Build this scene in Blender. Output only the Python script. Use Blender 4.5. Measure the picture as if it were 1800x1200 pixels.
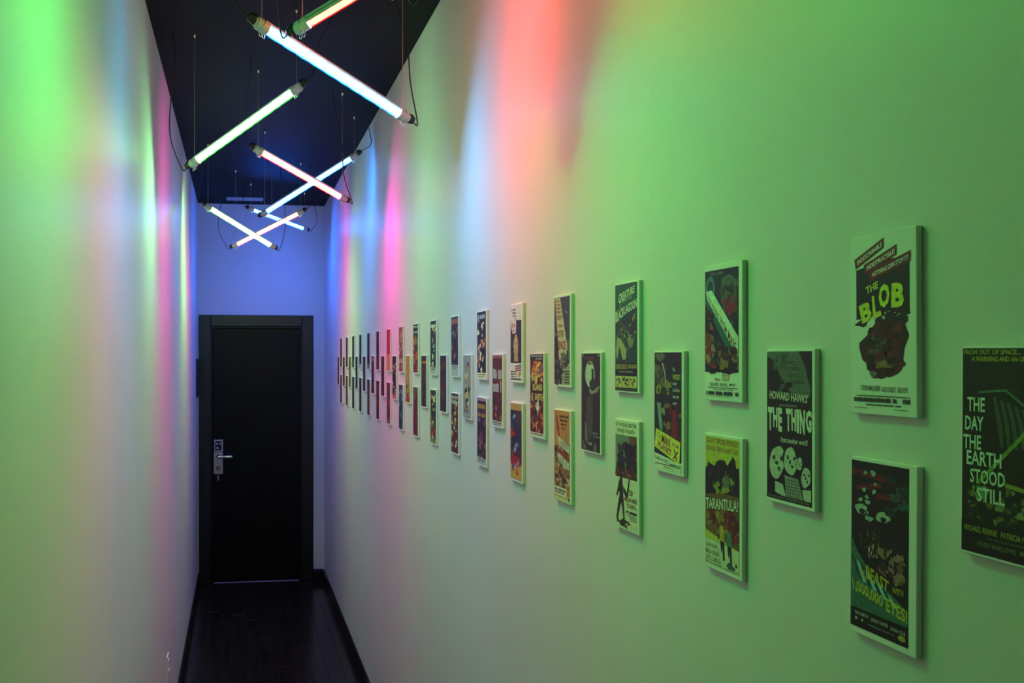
import bpy, math, random
from mathutils import Vector, Matrix

for o in list(bpy.data.objects):
    bpy.data.objects.remove(o)
scene = bpy.context.scene
COL = scene.collection
random.seed(7)

# ------------------------------------------------------------------ camera
# origin of the world = the camera's eye; the corridor runs along +Y, X to the right, Z up
F_PX, W_PX, H_PX = 1290.0, 1800.0, 1200.0
VP_X, HORIZON_Y = 419.0, 629.0
CX = 559.0                                   # column of the optical axis in the (cropped) photograph
YAW = math.atan((CX - VP_X) / F_PX)
cam_data = bpy.data.cameras.new('camera')
cam_data.sensor_fit = 'HORIZONTAL'
cam_data.sensor_width = 36.0
cam_data.lens = 36.0 * F_PX / W_PX
cam_data.shift_x = (W_PX / 2 - CX) / W_PX
cam_data.shift_y = (HORIZON_Y - H_PX / 2) / W_PX
cam_data.clip_start = 0.02
cam = bpy.data.objects.new('camera', cam_data)
cam.location = (0, 0, 0)
cam.rotation_euler = (math.radians(90), 0, -YAW)
COL.objects.link(cam)
scene.camera = cam

# ------------------------------------------------------------------ world, exposure
world = bpy.data.worlds.new('world')
scene.world = world
world.use_nodes = True
world.node_tree.nodes['Background'].inputs['Color'].default_value = (0.02, 0.02, 0.022, 1)
world.node_tree.nodes['Background'].inputs['Strength'].default_value = 0.05
vs = scene.view_settings
vs.view_transform = 'Standard'
vs.look = 'None'
vs.gamma = 1.0
vs.use_curve_mapping = False
vs.exposure = 0.0
scene.cycles.use_denoising = True
scene.cycles.max_bounces = 10
scene.cycles.diffuse_bounces = 5
scene.cycles.sample_clamp_indirect = 6.0

# ------------------------------------------------------------------ dimensions (metres)
XL, XR = -0.3315, 0.718            # left and right wall
YE, YB = 6.134, -1.5               # end wall, back wall
ZC, ZF = 1.278, -1.865             # ceiling, floor
C, S = math.cos(YAW), math.sin(YAW)


def unproject(px, py, depth):
    """a measured pixel at a measured forward distance -> corridor coordinates"""
    r = (px - CX) / F_PX * depth
    return Vector((r * C + depth * S, -r * S + depth * C, (HORIZON_Y - py) / F_PX * depth))


def srgb(r, g, b):
    f = lambda c: (c / 255 / 12.92) if c <= 10 else ((c / 255 + 0.055) / 1.055) ** 2.4
    return (f(r), f(g), f(b), 1.0)


# ------------------------------------------------------------------ materials
def principled(name, color, rough=0.5, spec=0.5, metallic=0.0):
    m = bpy.data.materials.new(name)
    m.use_nodes = True
    b = m.node_tree.nodes['Principled BSDF']
    b.inputs['Base Color'].default_value = color
    b.inputs['Roughness'].default_value = rough
    b.inputs['Specular IOR Level'].default_value = spec
    b.inputs['Metallic'].default_value = metallic
    return m


def node(m, kind, **kw):
    n = m.node_tree.nodes.new(kind)
    for k, v in kw.items():
        setattr(n, k, v)
    return n


def link(m, a, b):
    m.node_tree.links.new(a, b)


def add_bump(m, scale, strength, stretch=(1, 1, 1), dist=0.002, detail=4):
    t = node(m, 'ShaderNodeTexCoord')
    mp = node(m, 'ShaderNodeMapping')
    mp.inputs['Scale'].default_value = stretch
    nz = node(m, 'ShaderNodeTexNoise')
    nz.inputs['Scale'].default_value = scale
    nz.inputs['Detail'].default_value = detail
    bp = node(m, 'ShaderNodeBump')
    bp.inputs['Strength'].default_value = strength
    bp.inputs['Distance'].default_value = dist
    link(m, t.outputs['Object'], mp.inputs['Vector'])
    link(m, mp.outputs['Vector'], nz.inputs['Vector'])
    link(m, nz.outputs['Fac'], bp.inputs['Height'])
    link(m, bp.outputs['Normal'], m.node_tree.nodes['Principled BSDF'].inputs['Normal'])
    return nz


def vary(m, c1, c2, scale, stretch=(1, 1, 1), lo=0.35, hi=0.65):
    """base colour wandering between two close tones"""
    t = node(m, 'ShaderNodeTexCoord')
    mp = node(m, 'ShaderNodeMapping')
    mp.inputs['Scale'].default_value = stretch
    nz = node(m, 'ShaderNodeTexNoise')
    nz.inputs['Scale'].default_value = scale
    nz.inputs['Detail'].default_value = 5
    rp = node(m, 'ShaderNodeValToRGB')
    rp.color_ramp.elements[0].position = lo
    rp.color_ramp.elements[0].color = c1
    rp.color_ramp.elements[1].position = hi
    rp.color_ramp.elements[1].color = c2
    link(m, t.outputs['Object'], mp.inputs['Vector'])
    link(m, mp.outputs['Vector'], nz.inputs['Vector'])
    link(m, nz.outputs['Fac'], rp.inputs['Fac'])
    link(m, rp.outputs['Color'], m.node_tree.nodes['Principled BSDF'].inputs['Base Color'])
    return rp


def wall_paint(name, seam_y=None, nick=None):
    m = principled(name, (0.66, 0.66, 0.655, 1), 0.42, 0.35)
    rp = vary(m, (0.64, 0.64, 0.632, 1), (0.68, 0.68, 0.675, 1), 2.2)
    add_bump(m, 60, 0.06, (1, 1, 0.5))
    bsdf = m.node_tree.nodes['Principled BSDF']
    src = rp.outputs['Color']
    if seam_y is not None:                     # hairline crack where two wall boards meet
        t = node(m, 'ShaderNodeTexCoord')
        sp = node(m, 'ShaderNodeSeparateXYZ')
        link(m, t.outputs['Object'], sp.inputs[0])
        nz = node(m, 'ShaderNodeTexNoise')
        nz.inputs['Scale'].default_value = 9
        nz.inputs['Detail'].default_value = 6
        link(m, t.outputs['Object'], nz.inputs['Vector'])
        a = node(m, 'ShaderNodeMath', operation='MULTIPLY_ADD')
        a.inputs[1].default_value = 0.006
        a.inputs[2].default_value = -seam_y - 0.003
        link(m, nz.outputs['Fac'], a.inputs[0])
        b = node(m, 'ShaderNodeMath', operation='ADD')
        link(m, sp.outputs['Y'], b.inputs[0])
        link(m, a.outputs[0], b.inputs[1])
        c = node(m, 'ShaderNodeMath', operation='ABSOLUTE')
        link(m, b.outputs[0], c.inputs[0])
        d = node(m, 'ShaderNodeMapRange')
        d.inputs['From Min'].default_value = 0.0
        d.inputs['From Max'].default_value = 0.0012
        d.inputs['To Min'].default_value = 0.16
        d.inputs['To Max'].default_value = 0.0
        link(m, c.outputs[0], d.inputs['Value'])
        mx = node(m, 'ShaderNodeMix', data_type='RGBA')
        link(m, d.outputs[0], mx.inputs['Factor'])
        link(m, src, mx.inputs['A'])
        mx.inputs['B'].default_value = (0.12, 0.12, 0.11, 1)
        src = mx.outputs['Result']
    link(m, src, bsdf.inputs['Base Color'])
    return m


M_WALL_R = wall_paint('white_wall_paint_right', seam_y=1.21)
M_WALL = wall_paint('white_wall_paint')
M_CEIL = principled('black_ceiling_paint', (0.007, 0.0075, 0.008, 1), 0.6, 0.15)
add_bump(M_CEIL, 40, 0.1)
M_PLANK = principled('dark_stained_plank', (0.02, 0.014, 0.014, 1), 0.2, 0.5)
vary(M_PLANK, (0.004, 0.003, 0.004, 1), (0.012, 0.008, 0.010, 1), 12, (6, 0.35, 1))
add_bump(M_PLANK, 30, 0.12, (5, 0.25, 1))
M_GAP = principled('dark_joint', (0.004, 0.003, 0.003, 1), 0.7, 0.2)
M_BASE = principled('black_gloss_skirting', (0.012, 0.011, 0.012, 1), 0.22, 0.5)
add_bump(M_BASE, 25, 0.03)
M_DOOR = principled('black_satin_door_paint', (0.004, 0.0038, 0.004, 1), 0.34, 0.25)
add_bump(M_DOOR, 35, 0.06, (1, 1, 0.4))
M_FRAME = principled('black_frame_paint', (0.006, 0.0058, 0.006, 1), 0.34, 0.7)
add_bump(M_FRAME, 30, 0.05)
M_STEEL = principled('brushed_steel', (0.6, 0.58, 0.58, 1), 0.36, 0.5, 0.7)
add_bump(M_STEEL, 90, 0.05, (1, 1, 8))
M_SILL = principled('worn_metal_sill', (0.22, 0.2, 0.21, 1), 0.5, 0.4, 0.3)
add_bump(M_SILL, 60, 0.05)
M_LEVER = principled('satin_chrome', (0.85, 0.85, 0.86, 1), 0.14, 0.5, 1.0)
add_bump(M_LEVER, 40, 0.01)
M_CHROME = principled('chrome', (0.85, 0.85, 0.86, 1), 0.1, 0.5, 1.0)
add_bump(M_CHROME, 50, 0.01)
M_BLACK = principled('black_plastic', (0.01, 0.01, 0.011, 1), 0.4, 0.5)
add_bump(M_BLACK, 80, 0.04)
M_GLASSBLACK = principled('black_reader_glass', (0.008, 0.009, 0.02, 1), 0.12, 0.5)
add_bump(M_GLASSBLACK, 20, 0.01)
M_MARK = principled('white_print', (0.75, 0.75, 0.78, 1), 0.5, 0.3)
add_bump(M_MARK, 50, 0.02)
M_BRONZE = principled('reddish_bronze', (0.25, 0.07, 0.06, 1), 0.35, 0.5, 0.5)
add_bump(M_BRONZE, 60, 0.03)
M_CLAY = principled('white_plastic', (0.72, 0.71, 0.7, 1), 0.35, 0.4)
add_bump(M_CLAY, 60, 0.02)
M_ALU = principled('aluminium_lamp_body', (0.55, 0.56, 0.57, 1), 0.38, 0.5, 0.35)
add_bump(M_ALU, 120, 0.05, (0.1, 1, 1))
M_CAP = principled('pale_plastic_end_cap', (0.5, 0.51, 0.52, 1), 0.4, 0.5)
add_bump(M_CAP, 70, 0.03)
M_WIRE = principled('steel_wire', (0.45, 0.46, 0.47, 1), 0.35, 0.5, 0.6)
add_bump(M_WIRE, 400, 0.1)
M_BOARD = principled('white_foam_board', (0.78, 0.78, 0.77, 1), 0.55, 0.3)
add_bump(M_BOARD, 150, 0.05)
M_VENT = principled('grey_vent_paint', (0.42, 0.43, 0.44, 1), 0.4, 0.4)
add_bump(M_VENT, 60, 0.03)

M_PRINT = principled('printed_poster_ink', (0.5, 0.5, 0.5, 1), 0.4, 0.35)
_at = node(M_PRINT, 'ShaderNodeAttribute', attribute_name='Col')
_t = node(M_PRINT, 'ShaderNodeTexCoord')
_n = node(M_PRINT, 'ShaderNodeTexNoise')
_n.inputs['Scale'].default_value = 160
_n.inputs['Detail'].default_value = 3
_mr = node(M_PRINT, 'ShaderNodeMapRange')
_mr.inputs['From Min'].default_value = 0.3
_mr.inputs['From Max'].default_value = 0.7
_mr.inputs['To Min'].default_value = 0.82
_mr.inputs['To Max'].default_value = 1.15
_vm = node(M_PRINT, 'ShaderNodeVectorMath', operation='SCALE')
link(M_PRINT, _t.outputs['Object'], _n.inputs['Vector'])
link(M_PRINT, _n.outputs['Fac'], _mr.inputs['Value'])
link(M_PRINT, _at.outputs['Color'], _vm.inputs[0])
link(M_PRINT, _mr.outputs[0], _vm.inputs['Scale'])
link(M_PRINT, _vm.outputs[0], M_PRINT.node_tree.nodes['Principled BSDF'].inputs['Base Color'])


def emission_mat(name, color, strength):
    m = bpy.data.materials.new(name)
    m.use_nodes = True
    nt = m.node_tree
    nt.nodes.remove(nt.nodes['Principled BSDF'])
    e = nt.nodes.new('ShaderNodeEmission')
    e.inputs['Color'].default_value = (*color, 1)
    # LED strips are a touch uneven along their length
    t = nt.nodes.new('ShaderNodeTexCoord')
    n = nt.nodes.new('ShaderNodeTexNoise')
    n.inputs['Scale'].default_value = 6
    r = nt.nodes.new('ShaderNodeMapRange')
    r.inputs['To Min'].default_value = strength * 0.95
    r.inputs['To Max'].default_value = strength * 1.05
    nt.links.new(t.outputs['Object'], n.inputs['Vector'])
    nt.links.new(n.outputs['Fac'], r.inputs['Value'])
    nt.links.new(r.outputs[0], e.inputs['Strength'])
    # milky cover: glows, and lets the light of the LED modules behind it through
    tr = nt.nodes.new('ShaderNodeBsdfTransparent')
    ad = nt.nodes.new('ShaderNodeAddShader')
    nt.links.new(e.outputs[0], ad.inputs[0])
    nt.links.new(tr.outputs[0], ad.inputs[1])
    nt.links.new(ad.outputs[0], nt.nodes['Material Output'].inputs['Surface'])
    return m


def led_module_data(name, color, wide, beam, sigma):
    """point source with the photometric profile of a lensed LED: a wide glow plus a flat fan of light across the corridor"""
    l = bpy.data.lights.new(name, 'POINT')
    l.energy = 0.6
    l.shadow_soft_size = 0.008
    l.color = color
    l.use_nodes = True
    nt = l.node_tree
    em = nt.nodes['Emission']
    g = nt.nodes.new('ShaderNodeNewGeometry')
    sp = nt.nodes.new('ShaderNodeSeparateXYZ')
    sq = nt.nodes.new('ShaderNodeMath'); sq.operation = 'MULTIPLY'
    dv = nt.nodes.new('ShaderNodeMath'); dv.operation = 'MULTIPLY'; dv.inputs[1].default_value = -1.0 / sigma ** 2
    ex = nt.nodes.new('ShaderNodeMath'); ex.operation = 'EXPONENT'
    ma = nt.nodes.new('ShaderNodeMath'); ma.operation = 'MULTIPLY_ADD'; ma.inputs[1].default_value = beam; ma.inputs[2].default_value = wide
    nt.links.new(g.outputs['Incoming'], sp.inputs[0])
    nt.links.new(sp.outputs['Y'], sq.inputs[0]); nt.links.new(sp.outputs['Y'], sq.inputs[1])
    nt.links.new(sq.outputs[0], dv.inputs[0]); nt.links.new(dv.outputs[0], ex.inputs[0]); nt.links.new(ex.outputs[0], ma.inputs[0])
    # the lens looks down: more light straight below than to the sides
    cl = nt.nodes.new('ShaderNodeMath'); cl.operation = 'MINIMUM'; cl.inputs[1].default_value = 0.0
    z2 = nt.nodes.new('ShaderNodeMath'); z2.operation = 'MULTIPLY'
    dn = nt.nodes.new('ShaderNodeMath'); dn.operation = 'MULTIPLY_ADD'; dn.inputs[1].default_value = 1.7; dn.inputs[2].default_value = 0.4
    pr = nt.nodes.new('ShaderNodeMath'); pr.operation = 'MULTIPLY'
    nt.links.new(sp.outputs['Z'], cl.inputs[0])
    nt.links.new(cl.outputs[0], z2.inputs[0]); nt.links.new(cl.outputs[0], z2.inputs[1])
    nt.links.new(z2.outputs[0], dn.inputs[0])
    nt.links.new(dn.outputs[0], pr.inputs[0]); nt.links.new(ma.outputs[0], pr.inputs[1])
    nt.links.new(pr.outputs[0], em.inputs['Strength'])
    return l


def sleeve_mat(name, color):
    """thin tinted plastic: mostly lets light through, glows a little in its own tint"""
    m = bpy.data.materials.new(name)
    m.use_nodes = True
    nt = m.node_tree
    nt.nodes.remove(nt.nodes['Principled BSDF'])
    tr = nt.nodes.new('ShaderNodeBsdfTransparent')
    tr.inputs['Color'].default_value = (0.97, 0.97, 0.97, 1)
    tl = nt.nodes.new('ShaderNodeBsdfTranslucent')
    tl.inputs['Color'].default_value = (*color, 1)
    mx = nt.nodes.new('ShaderNodeMixShader')
    t = nt.nodes.new('ShaderNodeTexCoord')
    n = nt.nodes.new('ShaderNodeTexNoise')
    n.inputs['Scale'].default_value = 30
    r = nt.nodes.new('ShaderNodeMapRange')
    r.inputs['To Min'].default_value = 0.05
    r.inputs['To Max'].default_value = 0.08
    nt.links.new(t.outputs['Object'], n.inputs['Vector'])
    nt.links.new(n.outputs['Fac'], r.inputs['Value'])
    nt.links.new(r.outputs[0], mx.inputs['Fac'])
    nt.links.new(tr.outputs[0], mx.inputs[1])
    nt.links.new(tl.outputs[0], mx.inputs[2])
    nt.links.new(mx.outputs[0], nt.nodes['Material Output'].inputs['Surface'])
    return m


SLEEVE = {'blue': (0.01, 0.30, 0.95), 'green': (0.04, 0.9, 0.04), 'red': (0.95, 0.02, 0.05), 'lime': (0.35, 0.85, 0.08)}
TINT = {k: sleeve_mat('%s_clear_sleeve' % k, c) for k, c in SLEEVE.items()}


# ------------------------------------------------------------------ mesh helpers
class MB:
    """collects boxes, tubes and extrusions, builds ONE mesh object"""
    def __init__(self):
        self.v, self.f, self.mi, self.smooth = [], [], [], []

    def add(self, verts, faces, mi=0, smooth=False):
        o = len(self.v)
        self.v += [tuple(p) for p in verts]
        for f in faces:
            self.f.append([i + o for i in f])
            self.mi.append(mi)
            self.smooth.append(smooth)

    def box(self, a, b, mi=0, bevel=0.0):
        (x0, y0, z0), (x1, y1, z1) = a, b
        if bevel <= 0:
            v = [(x, y, z) for x in (x0, x1) for y in (y0, y1) for z in (z0, z1)]
            f = [(0, 1, 3, 2), (4, 6, 7, 5), (0, 4, 5, 1), (2, 3, 7, 6), (0, 2, 6, 4), (1, 5, 7, 3)]
            self.add(v, f, mi)
            return
        # chamfered box: 24 vertices
        e = bevel
        vs_, idx = [], {}
        xs, ys, zs = (x0, x1), (y0, y1), (z0, z1)
        for i in (0, 1):
            for j in (0, 1):
                for k in (0, 1):
                    sx, sy, sz = (1, -1)[i], (1, -1)[j], (1, -1)[k]
                    p = (xs[i], ys[j], zs[k])
                    idx[i, j, k, 0] = len(vs_); vs_.append((p[0], p[1] + sy * e, p[2] + sz * e))
                    idx[i, j, k, 1] = len(vs_); vs_.append((p[0] + sx * e, p[1], p[2] + sz * e))
                    idx[i, j, k, 2] = len(vs_); vs_.append((p[0] + sx * e, p[1] + sy * e, p[2]))
        fs = []
        for i in (0, 1):
            fs.append([idx[i, 0, 0, 0], idx[i, 1, 0, 0], idx[i, 1, 1, 0], idx[i, 0, 1, 0]])
            fs.append([idx[0, i, 0, 1], idx[1, i, 0, 1], idx[1, i, 1, 1], idx[0, i, 1, 1]])
            fs.append([idx[0, 0, i, 2], idx[1, 0, i, 2], idx[1, 1, i, 2], idx[0, 1, i, 2]])
        for i in (0, 1):
            for j in (0, 1):
                fs.append([idx[i, j, 0, 0], idx[i, j, 1, 0], idx[i, j, 1, 1], idx[i, j, 0, 1]])
                fs.append([idx[i, 0, j, 0], idx[i, 1, j, 0], idx[i, 1, j, 2], idx[i, 0, j, 2]])
                fs.append([idx[0, i, j, 1], idx[1, i, j, 1], idx[1, i, j, 2], idx[0, i, j, 2]])
        for key in [(i, j, k) for i in (0, 1) for j in (0, 1) for k in (0, 1)]:
            fs.append([idx[key + (0,)], idx[key + (1,)], idx[key + (2,)]])
        self.add(vs_, fs, mi)

    def extrude_x(self, prof, x0, x1, mi=0, smooth=False, caps=True, closed=True):
        """profile of (y, z) points pushed along local X"""
        n = len(prof)
        v = [(x0, y, z) for y, z in prof] + [(x1, y, z) for y, z in prof]
        m = n if closed else n - 1
        f = [(i, (i + 1) % n, n + (i + 1) % n, n + i) for i in range(m)]
        self.add(v, f, mi, smooth)
        if caps:
            self.add(v, [tuple(range(n)), tuple(range(n, 2 * n))], mi)

    def tube(self, pts, r, seg=6, mi=0, smooth=True):
        pts = [Vector(p) for p in pts]
        rings = []
        up = Vector((0.123, 0.456, 0.88)).normalized()
        for i, p in enumerate(pts):
            d = (pts[min(i + 1, len(pts) - 1)] - pts[max(i - 1, 0)]).normalized()
            a = d.cross(up)
            if a.length < 1e-4:
                a = d.cross(Vector((1, 0, 0)))
            a.normalize()
            b = d.cross(a)
            rings.append([p + (a * math.cos(t) + b * math.sin(t)) * r for t in [2 * math.pi * k / seg for k in range(seg)]])
        v = [q for ring in rings for q in ring]
        f = []
        for i in range(len(pts) - 1):
            for k in range(seg):
                f.append((i * seg + k, i * seg + (k + 1) % seg, (i + 1) * seg + (k + 1) % seg, (i + 1) * seg + k))
        self.add(v, f, mi, smooth)
        self.add(v, [tuple(range(seg)), tuple(range(len(v) - seg, len(v)))], mi)

    def lathe(self, prof, origin, axis, seg=16, mi=0, smooth=True):
        """(radius, distance along axis) turned about axis"""
        axis = Vector(axis).normalized()
        a = axis.orthogonal().normalized()
        b = axis.cross(a)
        o = Vector(origin)
        v = []
        for r, h in prof:
            for k in range(seg):
                t = 2 * math.pi * k / seg
                v.append(o + axis * h + (a * math.cos(t) + b * math.sin(t)) * r)
        f = []
        for i in range(len(prof) - 1):
            for k in range(seg):
                f.append((i * seg + k, i * seg + (k + 1) % seg, (i + 1) * seg + (k + 1) % seg, (i + 1) * seg + k))
        self.add(v, f, mi, smooth)
        self.add(v, [tuple(range(seg)), tuple(range(len(v) - seg, len(v)))], mi)

    def build(self, name, mats, parent=None, matrix=None):
        me = bpy.data.meshes.new(name)
        me.from_pydata(self.v, [], self.f)
        if not isinstance(mats, (list, tuple)):
            mats = [mats]
        for m in mats:
            me.materials.append(m)
        me.polygons.foreach_set('material_index', self.mi)
        me.polygons.foreach_set('use_smooth', self.smooth)
        import bmesh
        bm = bmesh.new()
        bm.from_mesh(me)
        bmesh.ops.recalc_face_normals(bm, faces=bm.faces)
        bm.to_mesh(me)
        bm.free()
        me.update()
        o = bpy.data.objects.new(name, me)
        COL.objects.link(o)
        if parent:
            o.parent = parent
        if matrix is not None:
            o.matrix_world = matrix
        return o


def tag(o, label=None, cat=None, group=None, kind=None):
    if label: o['label'] = label
    if cat: o['category'] = cat
    if group: o['group'] = group
    if kind: o['kind'] = kind
    return o


def empty(name, loc):
    o = bpy.data.objects.new(name, None)
    o.empty_display_size = 0.05
    o.location = loc
    COL.objects.link(o)
    return o


def place(o, loc):
    """give a mesh built in world coordinates its own origin"""
    loc = Vector(loc)
    o.data.transform(Matrix.Translation(-loc))
    o.location = loc
    return o


def box_obj(name, a, b, mat, parent=None, bevel=0.0, kind=None):
    m = MB()
    m.box(a, b, 0, bevel)
    o = m.build(name, mat, parent)
    if kind:
        o['kind'] = kind
    return o


# ------------------------------------------------------------------ room shell
T = 0.12
box_obj('wall_right', (XR, YB - T, ZF - 0.02), (XR + T, YE + T, ZC + 0.15), M_WALL_R, kind='structure')
box_obj('wall_left', (XL - T, YB - T, ZF - 0.02), (XL, YE + T, ZC + 0.15), M_WALL, kind='structure')
box_obj('wall_back', (XL, YB - T, ZF - 0.02), (XR, YB, ZC + 0.15), M_WALL, kind='structure')
box_obj('ceiling', (XL, YB, ZC), (XR, YE, ZC + 0.14), M_CEIL, kind='structure')

# end wall with the doorway cut out of it
DXL, DXR, DZT = -0.3225, 0.624, 0.356       # outer edge of the door frame
CW = 0.094                                   # frame width
wl = MB()
wl.box((XL, YE, ZF), (DXL + 0.02, YE + T, DZT - 0.02))
wl.box((DXR - 0.02, YE, ZF), (XR, YE + T, DZT - 0.02))
wl.box((XL, YE, DZT - 0.02), (XR, YE + T, ZC + 0.15))
tag(wl.build('wall_end', M_WALL), kind='structure')

# floor: a slab, with the dark planks that the photograph shows laid into it one by one
floor = box_obj('floor', (XL, YB, ZF - 0.05), (XR, YE + T, ZF - 0.006), M_GAP, kind='structure')
PW = (XR - XL) / 11.0
pm = {}
PY0 = 2.6
for i in range(11):
    x0 = XL + i * PW
    y = PY0 - random.uniform(0.0, 0.7)
    first = True
    while y < YE - 0.004:
        y1 = min(y + random.choice((0.75, 0.95, 1.15)), YE - 0.002)
        if YE - y1 < 0.25:
            y1 = YE - 0.002
        dz = random.uniform(-0.00015, 0.00015)
        m = MB()
        m.box((x0 + 0.0007, max(y, PY0) + 0.0004, ZF - 0.012), (x0 + PW - 0.0007, y1 - 0.0004, ZF + dz), 0, 0.0003)
        pl = m.build('plank', M_PLANK, floor)
        y = y1
# the part of the floor that lies below the frame
m = MB()
for i in range(11):
    x0 = XL + i * PW
    m.box((x0 + 0.0007, YB, ZF - 0.012), (x0 + PW - 0.0007, PY0 - 0.0007, ZF), 0, 0.0012)
tag(m.build('plank_field', M_PLANK, floor), kind='stuff')

# skirting boards
def skirting(name, x0, x1, y0, y1):
    b = MB()
    b.box((x0, y0, ZF), (x1, y1, ZF + 0.082), 0, 0.003)
    if x1 - x0 < y1 - y0:
        inx0, inx1 = (x0, x1 - 0.004) if x0 < 0 else (x0 + 0.004, x1)
        b.box((inx0, y0, ZF + 0.08), (inx1, y1, ZF + 0.095), 0, 0.003)
    else:
        b.box((x0, y0 + 0.004, ZF + 0.08), (x1, y1, ZF + 0.095), 0, 0.003)
    o = b.build(name, M_BASE)
    o['kind'] = 'structure'
    return o
skirting('baseboard_left', XL, XL + 0.014, YB, YE)
skirting('baseboard_right', XR - 0.014, XR, YB, YE)
skirting('baseboard_end', DXR, XR - 0.014, YE - 0.014, YE)

# ------------------------------------------------------------------ door
door = empty('door_1', ((DXL + DXR) / 2, YE, ZF))
tag(door, 'black flush door in a black frame at the end of the corridor', 'door', kind='structure')
def dpart(o, parent=door):
    o.parent = parent
    o.matrix_parent_inverse = Matrix.Translation(-Vector(door.location)) if parent is door else Matrix()
    return o
fr = MB()
fy = YE - 0.016
fr.box((DXL, fy, ZF), (DXL + CW, YE + 0.08, DZT), 0, 0.004)
fr.box((DXR - CW, fy, ZF), (DXR, YE + 0.08, DZT), 0, 0.004)
fr.box((DXL + CW, fy, DZT - CW), (DXR - CW, YE + 0.08, DZT), 0, 0.004)
dpart(fr.build('door_frame', M_FRAME))
st = MB()                                    # stop bead inside the frame
for a, b in (((DXL + CW, YE + 0.004, ZF), (DXL + CW + 0.012, YE + 0.07, DZT - CW)),
             ((DXR - CW - 0.012, YE + 0.004, ZF), (DXR - CW, YE + 0.07, DZT - CW)),
             ((DXL + CW + 0.012, YE + 0.004, DZT - CW - 0.012), (DXR - CW - 0.012, YE + 0.07, DZT - CW))):
    st.box(a, b, 0, 0.002)
dpart(st.build('stop_bead', M_FRAME))
LX0, LX1, LZ0, LZ1 = DXL + CW + 0.014, DXR - CW - 0.014, ZF + 0.012, DZT - CW - 0.015
LY = YE + 0.022
lf = MB()
lf.box((LX0, LY, LZ0), (LX1, LY + 0.044, LZ1), 0, 0.002)
leaf = dpart(lf.build('door_leaf', M_DOOR))
bk = MB()
bk.box((DXL + 0.02, YE + 0.085, ZF), (DXR - 0.02, YE + 0.11, DZT - 0.02), 0)
dpart(bk.build('backing_panel', M_BLACK))
th = MB()
th.box((LX0 + 0.01, YE - 0.006, ZF), (LX1 - 0.01, YE + 0.02, ZF + 0.005), 0, 0.002)
o = dpart(th.build('threshold', M_SILL)); o['label'] = 'thin pale metal threshold strip'

# lock: card reader, plate, lever, cylinder and a key hanging from it
def px_end(px, py, y=None):
    y = YE if y is None else y
    t = (px - CX) / F_PX
    # intersection of the sight line with the plane Y = y
    d = y / (C - t * S)
    return unproject(px, py, d)
pa, pb = px_end(375.3, 794.6), px_end(391.9, 833.3)
ra, rb = px_end(376.2, 773), px_end(391.9, 793.5)
lk = MB()
lk.box((pa.x, LY - 0.012, pb.z), (pb.x, LY, pa.z), 0, 0.003)
lock = dpart(lk.build('lock_plate', M_STEEL)); lock['label'] = 'brushed steel lock plate'
def sub(o, parent):
    o.parent = parent
    o.matrix_parent_inverse = parent.matrix_world.inverted() if False else Matrix()
    return o
rd = MB()
rd.box((ra.x, LY - 0.016, rb.z), (rb.x, LY, ra.z), 0, 0.003)
rdo = sub(rd.build('card_reader', M_STEEL), lock)
gm = MB()
gx0, gx1, gz0, gz1 = ra.x + 0.010, rb.x - 0.013, rb.z + 0.012, ra.z - 0.012
gm.box((gx0, LY - 0.0175, gz0), (gx1, LY - 0.0155, gz1), 0, 0.0006)
gw, gh = gx1 - gx0, gz1 - gz0
gl = 1
for (u0, u1, w0, w1) in ((0.16, 0.36, 0.62, 0.80), (0.62, 0.84, 0.62, 0.80), (0.22, 0.46, 0.16, 0.38), (0.46, 0.66, 0.16, 0.26)):
    gm.box((gx0 + gw * u0, LY - 0.0181, gz0 + gh * w0), (gx0 + gw * u1, LY - 0.0174, gz0 + gh * w1), 1)
o = sub(gm.build('reader_window', [M_GLASSBLACK, M_MARK]), lock)
hb = px_end(383.8, 802.2)
hm = MB()
hm.lathe([(0.017, 0), (0.017, 0.006), (0.012, 0.008), (0.012, 0.04)], (hb.x, LY - 0.012, hb.z), (0, -1, 0), 20)
sub(hm.build('lever_hub', M_BLACK), lock)
lv = MB()
lv.tube([(hb.x - 0.004, LY - 0.048, hb.z), (hb.x + 0.03, LY - 0.05, hb.z), (hb.x + 0.07, LY - 0.05, hb.z), (hb.x + 0.112, LY - 0.048, hb.z)], 0.0145, 14)
lv.lathe([(0.0145, 0), (0.012, 0.004), (0.004, 0.007)], (hb.x + 0.112, LY - 0.048, hb.z), (1, 0, 0), 14)
o = sub(lv.build('lever', M_LEVER), lock); o['label'] = 'chrome lever handle'
cy = px_end(383.6, 823)
cm = MB()
cm.lathe([(0.018, 0), (0.018, 0.006), (0.014, 0.009)], (cy.x, LY - 0.012, cy.z), (0, -1, 0), 20, 0)
cm.lathe([(0.009, 0), (0.009, 0.012), (0.007, 0.014)], (cy.x, LY - 0.012, cy.z), (0, -1, 0), 16, 1)
sub(cm.build('lock_cylinder', [M_BRONZE, M_STEEL]), lock)
km = MB()
km.box((cy.x - 0.0015, LY - 0.036, cy.z - 0.007), (cy.x + 0.0015, LY - 0.024, cy.z + 0.007), 0, 0.0005)
km.tube([(cy.x, LY - 0.032, cy.z - 0.005), (cy.x - 0.001, LY - 0.03, cy.z - 0.04), (cy.x - 0.001, LY - 0.03, cy.z - 0.06)], 0.0016, 6)
km.box((cy.x - 0.005, LY - 0.0315, cy.z - 0.1), (cy.x + 0.004, LY - 0.029, cy.z - 0.058), 0, 0.0008)
sub(km.build('hanging_key', M_STEEL), lock)

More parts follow.
